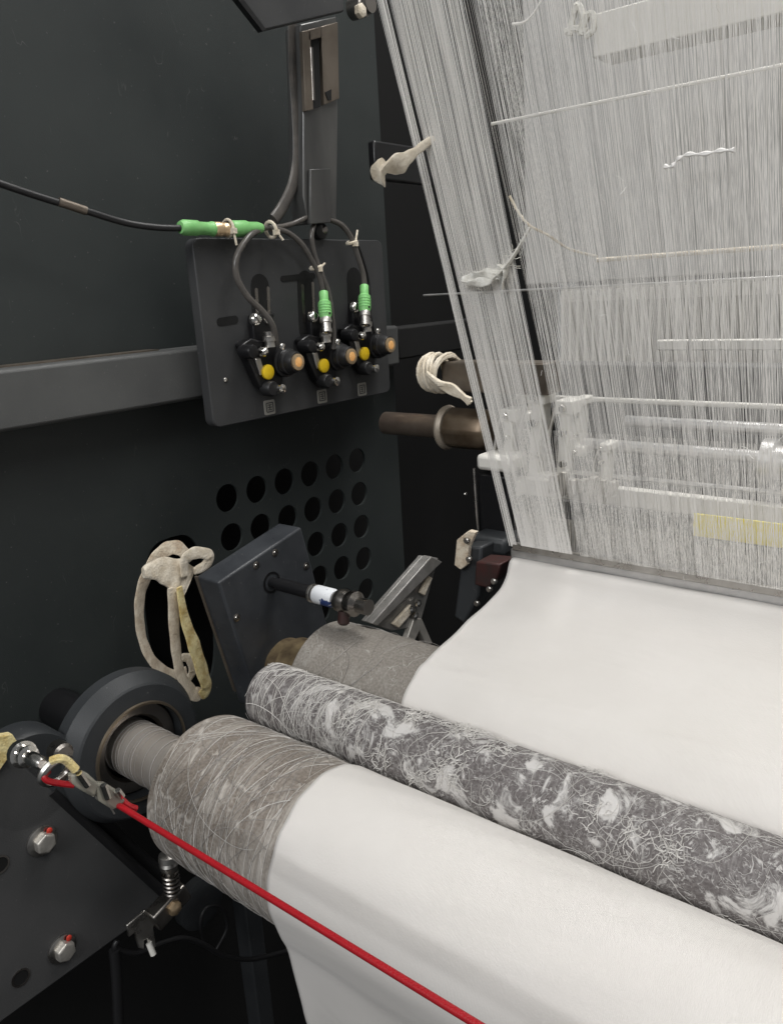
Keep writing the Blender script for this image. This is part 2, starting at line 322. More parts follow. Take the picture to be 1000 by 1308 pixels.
# ------------------------------------------------------------------ rollers
FC, MC, BC = (.374, -.418), (.4565, -.365), (.548, -.393)
FR, MR, BR = .0645, .0306, .0645
def ringprof(cx, r, x0, x1, n=64, ch=.004):
    b = MB(); b.lathe((x0, cx[0], cx[1]), (1, 0, 0), [(0, r-ch), (ch*.4, r-ch*.3), (ch, r), (x1-x0, r)], n); return b
def fibres(c, R, x0, x1, num, seglen, nseg, rad, circ, wander, lift=.0006, cs=.28, th=(0, 2*math.pi), dens=None):
    b = MB()
    for _ in range(num):
        for _t in range(20):
            x = rng.uniform(x0, x1); t = rng.uniform(*th)
            if dens is None or rng.random() < dens(x): break
        h = (rng.choice([-1, 1])*math.pi/2+rng.normal(0, cs)) if rng.random() < circ else rng.uniform(0, 2*math.pi)
        tw = rng.normal(0, wander*.5); pts = []; n = int(nseg*rng.uniform(.4, 1.3))+2; lf = lift*rng.uniform(.3, 1.6)
        for k in range(n):
            if x < x0 or x > x1: break
            pts.append((x, c[0]+(R+lf)*math.cos(t), c[1]+(R+lf)*math.sin(t)))
            h += tw+rng.normal(0, wander); tw += rng.normal(0, wander*.25)
            lf = max(.0002, lf+rng.normal(0, lift*.25)); x += math.cos(h)*seglen; t += math.sin(h)*seglen/R
        if len(pts) > 2: b.tube(pts, rad*rng.uniform(.5, 1.25), 3)
    return b
XE = .30
# front roller
fr = thing('take_down_roller', 'large front roller in brown grey grip tape with fibres wound on, fabric running over it', 'roller', (-.57, FC[0], FC[1]))
ringprof(FC, FR, -.546, XE).build('grip_cover', M['cover_front'], fr)
sh = MB().lathe((-.80, FC[0], FC[1]), (1, 0, 0), [(.125, .0262), (.2535, .0262)], 56).build('shaft', M['shaft'], fr)
rg = MB()
xx = -.716
while xx < -.565:
    rr = .0264; a0 = rng.uniform(-.0015, .0015)
    rg.tube([(xx+a0*math.sin(t)+.004*t/6.3, FC[0]+(rr+.0004)*math.cos(t), FC[1]+(rr+.0004)*math.sin(t)) for t in [2*math.pi*i/36 for i in range(37)]], rng.uniform(.0002, .0006), 4)
    xx += rng.uniform(.004, .013)
tag(rg.build('wound_thread', M['lint2'], sh), kind='stuff')
tag(fibres(FC, FR, -.537, -.40, 60, .005, 40, .00022, .93, .022, .0004, cs=.16).build('lint_fibre', M['lint'], fr), kind='stuff')
tag(fibres(FC, FR, -.538, -.40, 170, .004, 30, .00024, .9, .06, .0004, cs=.22).build('matted_fibre', M['lint2'], fr), kind='stuff')
# press roller
mr = thing('press_roller', 'slim dark grey middle roller matted with white lint, lying between the two wide rollers', 'roller', (-.57, MC[0], MC[1]))
ringprof(MC, MR, -.549, XE, 56, .006).build('grip_cover', M['cover_mid'], mr)
tag(fibres(MC, MR, -.546, -.40, 130, .0045, 34, .00024, .97, .03, .0004, cs=.12).build('wound_fibre', M['lint'], mr), kind='stuff')
tag(fibres(MC, MR, -.50, XE, 330, .0035, 24, .00018, .15, .22, .0003, th=(-.2*math.pi, 1.3*math.pi)).build('lint_fibre', M['lint'], mr), kind='stuff')
tu = MB()                                # felted tufts
for _ in range(44):
    x = rng.uniform(-.46, .1); t0 = rng.uniform(.3, 3.6); sx = rng.uniform(.002, .006)
    for q in range(rng.integers(10, 26)):
        h = rng.uniform(0, 6.28); px_, pt = x+rng.normal(0, sx), t0+rng.normal(0, sx*.8/MR); pts = []; tw = rng.normal(0, .25)
        for k in range(rng.integers(4, 10)):
            rr = MR+.0003+abs(rng.normal(0, .0011)); pts.append((px_, MC[0]+rr*math.cos(pt), MC[1]+rr*math.sin(pt)))
            h += tw+rng.normal(0, .3); px_ += math.cos(h)*.0018; pt += math.sin(h)*.0018/MR
        tu.tube(pts, rng.uniform(.0002, .0004), 3)
tag(tu.build('lint_tuft', M['lint'], mr), kind='stuff')
# back roller
br = thing('guide_roller', 'wide rear roller in grey grip tape partly covered by the white fabric', 'roller', (-.565, BC[0], BC[1]))
ringprof(BC, BR, -.557, XE).build('grip_cover', M['cover_back'], br)
MB().lathe((-.667, BC[0], BC[1]), (1, 0, 0), [(0, .024), (.040, .024), (.045, .031), (.06, .031), (.062, .035), (.1105, .035)], 48).build('shaft', M['oldbrass'], br)
tag(fibres(BC, BR, -.553, -.432, 36, .006, 22, .00035, .5, .10, .0007).build('lint_fibre', M['lint2'], br), kind='stuff')
# bearing housing
hb = thing('bearing_housing', 'dark round bearing housing on the side wall around the thread wrapped roller shaft', 'bearing housing', (-.75, FC[0], FC[1]-.085))
HX = -.645
MB().lathe((HX-.045, FC[0], FC[1]), (1, 0, 0), [(.012, .027), (.012, .073), (.014, .0755), (.028, .0755), (.043, .0675), (.0445, .0655), (.046, .051), (.046, .047), (.006, .047), (.006, .027)], 72, cap=False).build('housing_body', M['wall2'], hb, sharp=18)
MB().lathe((HX+.001, FC[0], FC[1]), (1, 0, 0), [(0, .0475), (.0025, .0475), (.0025, .0495), (0, .0500)], 72, cap=False).build('bore_rim', M['rim'], hb)
MB().lathe((HX-.014, FC[0], FC[1]), (1, 0, 0), [(0, .047), (.004, .045), (.004, .034), (0, .031)], 72, cap=False).build('seal_ring', M['dsteel'], hb)
MB().cyl((WX, *FC), (HX-.044, *FC), .022, n=40).build('neck', M['bplast'], hb)
# ------------------------------------------------------------------ fabric
FX0, FX1 = -.415, .29
def fab_profile():
    P = [(.690, -.2745), (.682, -.2765), (.6745, -.290), (.660, -.3020), (.634, -.3085), (.604, -.3145), (.575, -.3210)]
    r = BR+.0012
    for d in (97, 108, 120, 136, 152, 168): P.append((BC[0]+r*math.cos(math.radians(d)), BC[1]+r*math.sin(math.radians(d))))
    r = MR+.0010                                  # under the press roller, hugging it from below
    for d in (-35, -60, -90, -115): P.append((MC[0]+r*math.cos(math.radians(d)), MC[1]+r*math.sin(math.radians(d))))
    r = FR+.0015
    for d in (38, 52, 66, 80, 95, 110, 125, 140, 155, 170, 182, 194): P.append((FC[0]+r*math.cos(math.radians(d)), FC[1]+r*math.sin(math.radians(d))))
    P += [(.3165, -.456), (.3225, -.474), (.3275, -.502), (.3315, -.532), (.3365, -.560), (.349, -.61), (.366, -.665), (.405, -.78), (.45, -.95)]
    return P
def fab_mesh():
    pr = curve([(0, a, b) for a, b in fab_profile()], 4)
    xs = np.concatenate([np.linspace(FX0, FX0+.02, 6), np.linspace(FX0+.03, FX1, 60)]); b = MB(); nx = len(xs)
    for k, p in enumerate(pr):
        e = .0012*math.sin(k*.13+1)+.0003*math.sin(k*.9)+.020*min(1, max(0, (.452-p.y)/.03))
        hang = max(0, (-.47-p.z))/.12; hang = min(hang, 1.)
        for x in xs:
            q = math.exp(-(x-FX0)/.012); u = (x-FX0)
            wv = hang*(.006*math.sin((p.z*-9)+u*16+.8)+.003*math.sin(u*41+p.z*22))
            b.v.append((x+e*(q if e < .004 else max(q, math.exp(-(x-FX0)/.2))), p.y+wv, p.z+.0003*math.sin(x*60+k)))
    for k in range(len(pr)-1):
        for i in range(nx-1): b.f.append((k*nx+i, k*nx+i+1, (k+1)*nx+i+1, (k+1)*nx+i))
    o = b.build('knitted_fabric', M['fabric'], sharp=180)
    s = o.modifiers.new('thickness', 'SOLIDIFY'); s.thickness = .0006; s.offset = 0
    return o
tag(fab_mesh(), 'white knitted fabric coming off the needles and running over the wide rollers', 'fabric')
# ------------------------------------------------------------------ warp threads
def sheet(top, bot, x0, x1, sp, rad, gaps=(), drift=0., clump=.5, dense=-9, spread=0., ztop=.62, ph=0, nseg=5, wob=.0005):
    b = MB(); x = x0; d = ((top[0]-bot[0])/(top[1]-bot[1]))
    n = 0
    while x < x1:
        dens = 1+clump*(math.sin(x*210+ph)+.7*math.sin(x*517+1.3*ph)+.6*math.sin(x*97+2*ph))*.5
        x += sp*rng.uniform(.25, 1.75)*max(.35, dens)*(.33 if x < dense else 1)
        if any(a < x < c for a, c in gaps): continue
        r = rad*rng.uniform(.7, 1.35); xt = x+rng.normal(0, .0012); pts = []; yo = rng.normal(0, .0012)
        for k in range(nseg+1):
            f = k/nseg; z = ztop+(bot[1]-ztop)*f; y = bot[0]+d*(z-bot[1])
            pts.append((xt*(1-f)+x*f+(drift+spread*math.exp(-(x-x0)/.09))*(1-f)+rng.normal(0, wob)*(0 < f < 1), y+yo*(1-f), z))
        b.tube(pts, r, 3, cap=False); n += 1
    return b
wg = 'sheets of white warp yarn running down to the needles'
NB = (.688, -.262)
tag(sheet((.523, .204), NB, -.416, .24, .00046, .000102, gaps=((-.4085, -.4035), (-.346, -.3375)), drift=-.008, clump=.42, dense=-.342, ph=0).build('warp_yarn', M['yarn'], smooth=False), 'nearest sheet of fine white yarn with two dark gaps, its edge against black', 'yarn sheet', wg, 'stuff')
tag(sheet((.600, .204), (.694, -.262), -.335, .24, .00050, .000096, spread=-.115, clump=.42, ph=2).build('warp_yarn', M['yarn'], smooth=False), 'second sheet of fine white yarn just behind the nearest one', 'yarn sheet', wg, 'stuff')
tag(sheet((.690, .204), (.700, -.02), -.360, .24, .00075, .000092, spread=-.20, clump=.42, ph=4).build('warp_yarn', M['yarn'], smooth=False), 'rearmost upright sheet of fine white yarn', 'yarn sheet', wg, 'stuff')
tag(sheet((.672, -.12), (.690, -.262), -.412, .24, .00085, .00011, gaps=((-.338, -.333),), clump=.5, ph=5, ztop=-.135, wob=.0008).build('guide_yarn', M['yarn'], smooth=False), 'short dense band of yarn ends threading into the needles', 'yarn band', wg, 'stuff')
# loose edge ends, drawn apart from the sheet
ed = MB()
for x, r in ((-.4215, .00045), (-.4188, .0003)):
    ed.tube([(x-.004, NB[0]-.332*(.62+.262), .62), (x, NB[0]-.332*.2, NB[1]+.2), (x+.004, *NB)], r, 4)
tag(ed.build('selvedge_yarn', M['yarn']), 'two thicker white edge yarns at the left border of the yarn sheets', 'yarn')
# needle bar strip
nb = thing('needle_bar', 'long grey metal bar where the yarns meet the white fabric', 'needle bar', (-.41, .70, -.29))
MB().box((-.418, .690, -.292), (.28, .712, -.2655)).build('bar_body', M['alu'], nb, bevel=.0015)
MB().box((-.414, .687, -.2660), (.28, .694, -.2585)).build('bar_lip', M['steel'], nb, bevel=.001)
nd = MB(); x = -.408
while x < .26:
    j = rng.normal(0, .0003); nd.obox((x+j, .704, -.246), (.00022, 0, 0), (0, .0006, 0), (0, .0004, .016)); x += .0011
tag(nd.build('needle', M['steel'], nb, smooth=False), kind='stuff')
# ------------------------------------------------------------------ what stands behind the yarn
def xbar(name, m, y, p0, p1, r=None, h=None, d=.02, x1=.30, parent=None, bevel=.002):
    a = ay(*p0, y); z = ay(*p1, y).z if p1 else a.z; z = (a.z+z)/2
    b = MB()
    if r: b.cyl((a.x, y, z), (x1, y, z), r, n=24)
    else: b.box((a.x, y, z-h/2), (x1, y+d, z+h/2))
    return b.build(name, m, parent, bevel=0 if r else bevel)
tag(xbar('lease_rod', M['pale'], .74, (628, 152), (1000, 90), r=.0016), 'thin white rod across the upper part of the yarn sheets', 'rod')
tag(xbar('upper_beam', M['pale'], .95, (757, 38), (1000, -8), h=.045, d=.05), 'pale beam behind the yarn at the top right corner', 'beam')
tag(xbar('glass_edge', M['alu'], .80, (541, 374), (1000, 357), r=.0012), 'thin bright rail crossing behind the yarn and sticking out to the left', 'rail')
tag(xbar('pink_rail', M['cloth'], .86, (762, 327), (1000, 320), r=.0025), 'thin pinkish cord stretched level behind the yarn', 'cord')
gp = thing('inner_cover', 'pale upright cover panel far behind the yarn with ribs', 'panel', (-.3, 1.2, -.2))
a = ay(715, 368, 1.15); b_ = ay(690, 500, 1.15)
MB().box((a.x, 1.15, b_.z), (.30, 1.17, a.z)).build('panel_sheet', M['rear'], gp, bevel=.002)
k = a.x+.004
while k < .28:
    MB().box((k, 1.146, b_.z+.004), (k+.0035, 1.1495, a.z-.004)).build('rib', M['pale'], gp); k += .0125
tag(MB().box((-.70, 1.22, ay(700, 362, 1.22).z), (.30, 1.24, .62)).build('upper_rear_panel', M['rearu'], bevel=.002), 'wide grey panel high up behind the yarn', 'panel')
tag(xbar('pale_rail', M['pale'], 1.08, (838, 441), (1000, 440), h=.014, d=.01), 'pale level rail in front of the ribbed panel', 'rail')
tag(xbar('guide_beam', M['rear2'], .93, (662, 483), (1000, 500), h=.045, d=.04), 'wide grey level beam behind the yarn above the two bright rods', 'beam')
tag(xbar('shaft_rod', M['alu'], .86, (800, 535), (1000, 552), r=.0065), 'bright rod behind the yarn, upper of two', 'rod')
tag(xbar('shaft_rod', M['alu'], .83, (735, 562), (980, 588), r=.0065), 'bright rod behind the yarn, lower of two', 'rod')
tag(xbar('guide_bar', M['pale'], .78, (640, 622), (1000, 655), h=.020, d=.012), 'pale guide bar just above the needles', 'guide bar')
tag(xbar('lower_cover', M['rear2'], .84, (655, 680), (1000, 735), h=.10, d=.02), 'grey plate low behind the needles', 'panel')
a = ay(885, 666, .718)
tag(MB().box((a.x, .718, a.z-.014), (.1, .720, a.z+.008)).build('yellow_strip', M['yellow2'], bevel=.001), 'yellow strip low behind the yarn at the right edge', 'strip')
p0, p1 = ay(886, 345, 1.0), ay(877, 500, 1.0)
tag(MB().tube([p0, p1], .0016, 8).build('hanging_wire', M['alu']), 'single upright bright wire behind the yarn', 'wire')
# collar at right end of rods
a = ay(985, 590, .80)
tag(MB().lathe((a.x-.008, a.y, a.z), (1, 0, 0), [(0, .012), (.001, .022), (.012, .022), (.013, .016), (.03, .016)], 32).build('rod_collar', M['alu']), 'round collar holding the lower bright rod at the right edge', 'collar')
# guide bar brackets
def bracket(px, py, y, s, label):
    c = ay(px, py, y); t = thing('guide_bracket', label, 'bracket', c, 'brackets of the guide bars behind the yarn')
    b = MB(); b.obox(c+Vector((0, 0, .03*s)), (.006*s, 0, 0), (0, .012, 0), (.003*s, 0, .045*s)); b.obox(c+Vector((.004*s, -.004, -.02*s)), (.014*s, 0, 0), (0, .010, 0), (0, 0, .010*s))
    b.obox(c+Vector((.002, 0, .072*s)), (.011*s, 0, 0), (0, .014, 0), (0, 0, .008*s)); b.build('arm', M['pale'], t, bevel=.002)
    for dz in (-.02, .01, .045, .072):
        MB().lathe(c+Vector((.002*s, -.014, dz*s)), (0, -1, 0), [(0, .0045*s), (.005, .0045*s), (.006, .0035*s)], 6).build('bolt', M['chrome'], t)
    MB().tube(curve([c+Vector((-.012*s, -.006, .07*s)), c+Vector((-.018*s, -.012, .03*s)), c+Vector((-.012*s, -.01, -.01*s))], 6), .0026*s, 8).build('link_rod', M['steel'], t)
bracket(655, 600, .79, .9, 'pale bracket behind the yarn, nearest its left edge')
bracket(690, 590, .80, 1.05, 'second pale bracket from the left edge of the yarn')
bracket(725, 600, .81, 1.0, 'third pale bracket from the left edge of the yarn')
bracket(775, 615, .80, .55, 'small low bracket right of the pale bracket row')
bracket(672, 520, .84, .5, 'small high bracket behind the left pair of pale brackets')
bracket(742, 560, .83, .6, 'middle sized bracket tucked behind the third pale bracket')
tag(xbar('thin_bar', M['pale'], .87, (655, 505), (1000, 522), h=.006, d=.006), 'thin pale bar above the two bright rods behind the yarn', 'bar')
tag(xbar('thin_bar', M['alu'], .81, (700, 603), (1000, 628), h=.005, d=.006), 'thin grey bar just below the two bright rods behind the yarn', 'bar')
sr = thing('sinker_block', 'row of small pale metal sinker blocks just above the fabric', 'sinker row', ay(700, 660, .76))
for i_ in range(14):
    q_ = Vector((-.40+i_*.011, .752, -.208)); q_.z += .002*math.sin(i_*2.3)
    if i_ < 7: MB().obox(q_, (.0036, 0, 0), (0, .006, 0), (.001, 0, .010+.003*math.sin(i_*1.7))).build('block', M['boltm'], sr, bevel=.0008)
# ------------------------------------------------------------------ machinery left of the yarn
sp = thing('spindle', 'steel rod with brown collar sticking out to the left of the yarn', 'spindle', ay(535, 540, .80))
c0 = ay(492, 540, .80)
MB().lathe(c0, (1, 0, 0), [(0, .0125), (.0012, .0145), (.09, .0145)], 36).build('rod', M['brownrod'], sp)
cl = MB().lathe((ay(568, 545, .80).x, c0.y, c0.z), (1, 0, 0), [(0, .021), (.002, .0265), (.005, .0275), (.007, .026), (.010, .025)], 40).build('flange', M['tan2'], sp)
MB().lathe((ay(568, 545, .80).x+.010, c0.y, c0.z), (1, 0, 0), [(0, .024), (.003, .0255), (.05, .0255), (.06, .02)], 8).build('collar', M['bronze'], sp, bevel=.003)
be = thing('beam_stub', 'dull brown grey square bar end wrapped in white rope', 'bar', ay(590, 480, .78))
a, b_ = ay(563, 462, .78), ay(563, 500, .78)
MB().box((a.x, .78, b_.z), (a.x+.14, .81, a.z)).build('bar_body', M['tan'], be, bevel=.002)
rp = MB()
for j in range(9):
    pts = []; x0 = ay(541, 480, .77).x+.003*j; t0 = rng.uniform(0, 6)
    cz = ay(556, 485, .77)
    for i in range(19):
        t = 2*math.pi*i/18; pts.append((x0+.004*math.sin(t*1+t0), .787+.023*math.cos(t), cz.z+.006+(.021+.0015*math.sin(j*2.1))*math.sin(t)))
    rp.tube(pts, .0026, 6)
for j in range(6):
    q0 = ay(545+j*3, 476+j*3, .755); q1 = ay(600+rng.uniform(-3, 3), 509+j*1.4, .762); q2 = (q0+q1)/2+Vector((0, 0, -.006+.003*j))
    rp.tube(curve([q0, q2, q1], 8), .0030, 6)
tag(rp.build('white_rope', M['cloth']), 'white rope wound around the brown bar end beside the yarn', 'rope')
# column below the spindle
cp = thing('side_bracket', 'dark upright bracket with pale head left of the needle line', 'bracket', ay(620, 690, .74))
a, b_ = ay(607, 580, .75), ay(640, 604, .75)
MB().box((a.x, .75, b_.z), (b_.x+.012, .79, a.z)).build('head_block', M['pale'], cp, bevel=.005)
a, b_ = ay(609, 604, .76), ay(642, 700, .76)
MB().box((a.x, .76, b_.z), (b_.x+.01, .79, a.z)).build('column', M['bplast'], cp, bevel=.003)
MB().tube([ay(605, 598, .755), ay(609, 660, .755), ay(612, 690, .755)], .0016, 8).build('rod', M['steel'], cp)
a, b_ = ay(598, 683, .73), ay(645, 712, .73)
MB().box((a.x, .73, b_.z), (b_.x, .78, a.z)).build('foot_block', M['wall2'], cp, bevel=.005)
tag(MB().sphere(ay(594, 631, .80), .0025).build('small_screw', M['chrome']), 'tiny bright screw head on the dark area left of the bracket', 'screw')
cc = thing('cam_block', 'small machine block with dull red face and pale edge strip beside the fabric', 'machine block', ay(610, 740, .70))
pl = [ay(x, y, .70) for x, y in ((614, 714), (646, 717), (640, 738), (628, 748), (612, 744))]
def prism_y(pl, y0, y1):
    b = MB(); n = len(pl); s = y1/y0
    vs = [(p.x, y0, p.z) for p in pl]+[(p.x, y1, p.z) for p in pl]
    return b.add(vs, [tuple(range(n)), tuple(range(2*n-1, n-1, -1))]+[(i, n+i, n+(i+1) % n, (i+1) % n) for i in range(n)])
prism_y(pl, .69, .72).build('red_face', M['redm'], cc, bevel=.002)
pl = [ay(x, y, .70) for x, y in ((588, 700), (612, 700), (608, 762), (590, 800), (576, 790))]
prism_y(pl, .705, .74).build('block_body', M['wall2'], cc, bevel=.003)
pl = [ay(x, y, .695) for x, y in ((583, 690), (598, 678), (607, 680), (598, 700), (596, 722), (588, 728), (580, 722))]
prism_y(pl, .695, .702).build('edge_strip', M['strap'], cc, bevel=.001)
for px, py in ((597, 690), (600, 714), (626, 752), (610, 770), (632, 742)):
    MB().lathe(ay(px, py, .692), (0, -1, 0), [(0, .0035), (.003, .0035), (.004, .0025)], 12).build('screw', M['steel'], cc)
# faint dark box right of the mast
a, b_ = yz(478, 178, -.70), yz(552, 236, -.70)
tag(MB().box((-.712, a[0], b_[1]), (-.70, b_[0], a[1])).build('junction_box', M['bplast'], bevel=.003), 'faint dark grey box on the wall behind the cream cloth tag', 'box')
# ------------------------------------------------------------------ mast, top box
PX = -.715                       # front face of the sensor plate
ms = thing('mast', 'upright grey metal mast with a long slot above the sensor plate', 'mast', (-.73, yz(400, 280, -.70)[0], yz(400, 280, -.70)[1]))
def pxpoly(pts, x): return [yz(a, b, x) for a, b in pts]
MB().prism(pxpoly([(384, 30), (430, 20), (432, 150), (430, 282), (394, 286), (388, 250), (388, 150)], -.70), -.725, -.70).build('bar_body', M['mast'], ms, bevel=.0015)
for q in ([(384, 40), (394, 38), (398, 140), (388, 142)], [(408, 34), (429, 28), (431, 126), (412, 134)], [(392, 38), (408, 34), (408, 48), (392, 52)]):
    MB().prism(pxpoly(q, -.698), -.7005, -.695).build('slot_edge', M['tan'], ms, bevel=.0006)
MB().prism(pxpoly([(386, 48), (407, 44), (409, 136), (390, 142)], -.698), -.7002, -.6975).build('slot', M['black'], ms)
MB().tube([ax(397, 60, -.696), ax(400, 128, -.696)], .0022, 8).build('slot_screw', M['dsteel'], ms)
MB().prism(pxpoly([(395, 216), (421, 215), (421, 284), (395, 286)], -.697), -.6995, -.695).build('front_plate', M['mast'], ms, bevel=.0008)
MB().prism(pxpoly([(413, 118), (421, 114), (421, 128), (417, 128)], -.697), -.7, -.694).build('notch', M['black'], ms)
# flat hose curving beside the mast
hz = [ax(x, y, -.712) for x, y in ((374, 30), (375, 90), (379, 150), (380, 200), (374, 235), (362, 262), (350, 280))]
tag(MB().tube(curve(hz, 8), .0075, 10, flat=.45, fdir=(0, 1, 0)).build('flat_hose', M['cable']), 'flat grey hose curving down the left side of the mast', 'hose')
tb = thing('top_box', 'dark metal box at the top edge above the mast', 'box', ax(370, 20, -.66))
MB().prism(pxpoly([(303, -4), (336, 39), (440, 14), (436, -60), (310, -60)], -.66), -.668, -.66).build('box_body', M['plate'], tb, bevel=.002)
MB().prism(pxpoly([(298, -6), (334, 40), (338, 37), (304, -8)], -.657), -.662, -.655).build('box_edge', M['bplast'], tb)
bo = thing('pivot_bolt', 'bolt with pale end at the top beside the yarn', 'bolt', ax(455, 12, -.69))
MB().lathe(ax(450, 12, -.72), (1, 0, 0), [(0, .012), (.02, .012), (.022, .010), (.03, .010)], 24).build('boss', M['dsteel'], bo)
MB().lathe(ax(458, 14, -.69), (1, 0, 0), [(0, .008), (.006, .008), (.007, .0065)], 6).build('hex_head', M['cloth'], bo)
# ------------------------------------------------------------------ sensor plate
y0, zt = yz(245, 303, PX); yb, zb = yz(265, 549, PX); y1 = yz(499, 500, PX)[0]
zt2 = yz(400, 283, PX)[1]
def rrect(y0, z0, y1, z1, r, n=5):
    o = []
    for cy, cz, a in ((y1-r, z0+r, -90), (y1-r, z1-r, 0), (y0+r, z1-r, 90), (y0+r, z0+r, 180)):
        o += [(cy+r*math.cos(math.radians(a+90*i/n)), cz+r*math.sin(math.radians(a+90*i/n))) for i in range(n+1)]
    return o
pt = thing('sensor_plate', 'flat dark grey mounting plate with slots carrying three sensors', 'mounting plate', (PX, (y0+y1)/2, zb))
MB().prism(rrect(y0, zb, y1, zt, .010), PX-.014, PX).build('plate_body', M['plate'], pt, bevel=.0012)
MB().box((-.752, y0+.05, zb+.04), (PX-.013, y1-.05, zt-.06)).build('spacer', M['wall2'], pt)
def pslot(p, q, hw, name='slot', m='black', d=.0006):
    a, b = Vector((0, *yz(*p, PX))), Vector((0, *yz(*q, PX))); u = (b-a).normalized(); v = Vector((0, -u.z, u.y)); pts = []
    for i in range(9): t = math.pi/2+math.pi*i/8; c = a+u*(math.cos(t)*hw)+v*(math.sin(t)*hw); pts.append((c.y, c.z))
    for i in range(9): t = -math.pi/2+math.pi*i/8; c = b+u*(math.cos(t)*hw)+v*(math.sin(t)*hw); pts.append((c.y, c.z))
    MB().prism(pts, PX-.004, PX+d).build(name, M[m], pt)
pslot((281, 411), (300, 408), .0045); pslot((361, 356), (400, 352), .0036)
for a, b in (((332, 365), (334, 420)), ((390, 360), (392, 420)), ((452, 355), (454, 405))): pslot(a, b, .0135, 'recess', 'black', .0004)
for a, b in (((327, 370), (329, 415)), ((342, 368), (344, 415)), ((386, 365), (388, 410)), ((399, 362), (401, 410))): pslot(a, b, .0022, 'slot', 'dsteel', .0008)
MB().lathe(ax(287, 485, PX-.001), (1, 0, 0), [(0, .0028), (.002, .0028), (.003, .0015)], 12).build('rivet', M['chrome'], pt)
MB().lathe(ax(405, 295, PX-.001), (1, 0, 0), [(0, .010), (.008, .010), (.009, .008)], 16).build('grommet', M['bplast'], pt)
MB().lathe(ax(412, 293, PX+.004), (1, 0, 0), [(0, .005), (.004, .005), (.006, .003)], 12).build('plate_screw', M['dsteel'], pt)
for px, py in ((344, 520), (411, 506), (462, 497)):
    cy, cz = yz(px, py, PX); s = .0085
    lb = MB().prism(rrect(cy-s, cz-s, cy+s, cz+s, .002, 3), PX+.0001, PX+.0008).build('label_plate', M['label'], pt)
    g = MB()
    for u0, v0, u1, v1 in ((-.6, .55, .6, .68), (-.6, -.68, .6, -.55), (-.68, -.6, -.55, .6), (.55, -.6, .68, .6), (-.35, -.06, .35, .06), (-.06, -.4, .06, .4), (-.35, .28, .35, .38), (-.35, -.38, .35, -.28)):
        g.box((PX+.0007, cy+u0*s, cz+v0*s), (PX+.0012, cy+u1*s, cz+v1*s))
    g.build('label_print', M['ink'], lb)
# ------------------------------------------------------------------ sensors
A0 = ax(341, 475, PX)
def make_sensor():
    t = thing('sensor', 'x', 'sensor', A0)
    X = PX
    b = MB().prism([yz(x, y, X+.012) for x, y in ((307, 440), (320, 432), (352, 440), (362, 470), (358, 500), (345, 506), (330, 492))], X+.0005, X+.014)
    b.build('bracket', M['bplast'], t, bevel=.002)
    MB().prism([yz(x, y, X+.008) for x, y in ((322, 402), (350, 400), (352, 440), (324, 438))], X+.0005, X+.009).build('back_block', M['bplast'], t, bevel=.0015)
    for (px, py), r in (((327, 408), .0075), ((342, 408), .0058)):
        MB().lathe(ax(px, py, X+.010), (1, 0, 0), [(-.003, r), (0, r), (.0025, r*.85), (.0045, r*.5), (.005, r*.2)], 20).build('dome_screw', M['chrome'], t)
    MB().lathe(ax(310, 449, X+.010), (1, 0, 0), [(0, .008), (.016, .008), (.018, .007), (.0185, .0055)], 24).build('knob', M['bplast'], t)
    MB().lathe(ax(334, 449, X+.016), (1, -.1, 0), [(0, .0055), (.006, .0055), (.009, .0035), (.010, .001)], 18).build('clamp_screw', M['chrome'], t)
    MB().prism([yz(x, y, X+.016) for x, y in ((326, 458), (333, 457), (339, 476), (333, 480))], X+.012, X+.016).build('clamp_highlight', M['steel'], t, bevel=.001)  # steel strip imitates the slanted highlight on the bracket
    MB().lathe(ax(341, 475, X+.015), (1, 0, 0), [(0, .0085), (.003, .0085), (.004, .007), (.004, .001)], 24).build('yellow_knob', M['yellow'], t)
    MB().lathe(ax(339, 496, X+.010), (1, 0, 0), [(0, .009), (.012, .009), (.014, .0075)], 24).build('stop', M['rubber'], t)
    MB().lathe(ax(352, 496, X+.016), (1, 0, 0), [(0, .004), (.006, .004), (.0065, .0058), (.012, .0052), (.013, .002)], 16).build('stop_screw', M['chrome'], t)
    c = ax(362, 462, X+.014)
    br_ = MB().lathe(c, (1, 0, 0), [(-.012, .014), (-.002, .0165), (.001, .0175), (.004, .0175), (.005, .0145), (.012, .0145), (.013, .0128), (.021, .0120), (.023, .0110), (.023, .0088)], 32).build('barrel', M['rubber'], t)
    for q in (.0065, .0095): MB().lathe(c+Vector((q, 0, 0)), (1, 0, 0), [(0, .0146), (.0005, .0152), (.0015, .0152), (.002, .0146)], 32, cap=False).build('thread_ring', M['bplast'], br_)
    ln = MB().lathe(c+Vector((.0205, 0, 0)), (1, 0, 0), [(0, .0094), (.0045, .0094), (.0048, .0078)], 28).build('lens_rim', M['brass'], t)
    MB().lathe(c+Vector((.0242, 0, 0)), (1, 0, 0), [(0, .0076), (.0008, .0068), (.0014, .0045), (.0016, .0015)], 24).build('lens', M['lens'], ln)
    MB().lathe(ax(345, 443, X+.020), (.0, 0, 1), [(0, .0062), (.006, .0062), (.0065, .0075), (.012, .0075), (.0125, .006), (.017, .006)], 12).build('socket', M['steel'], t)
    MB().lathe(ax(360, 445, X+.030), (.3, .1, 1), [(0, .003), (.004, .0035), (.006, .0025)], 10).build('set_screw', M['chrome'], t)
    return t
def copy_tree(o, parent=None):
    c = o.copy(); C.objects.link(c)
    if parent: c.parent = parent
    for ch in o.children: copy_tree(ch, c)
    return c
s1 = make_sensor(); sg = 'adjustable sensors on the dark plate'
tag(s1, 'leftmost sensor, joined to the plain grey cable loop without green plug', group=sg)
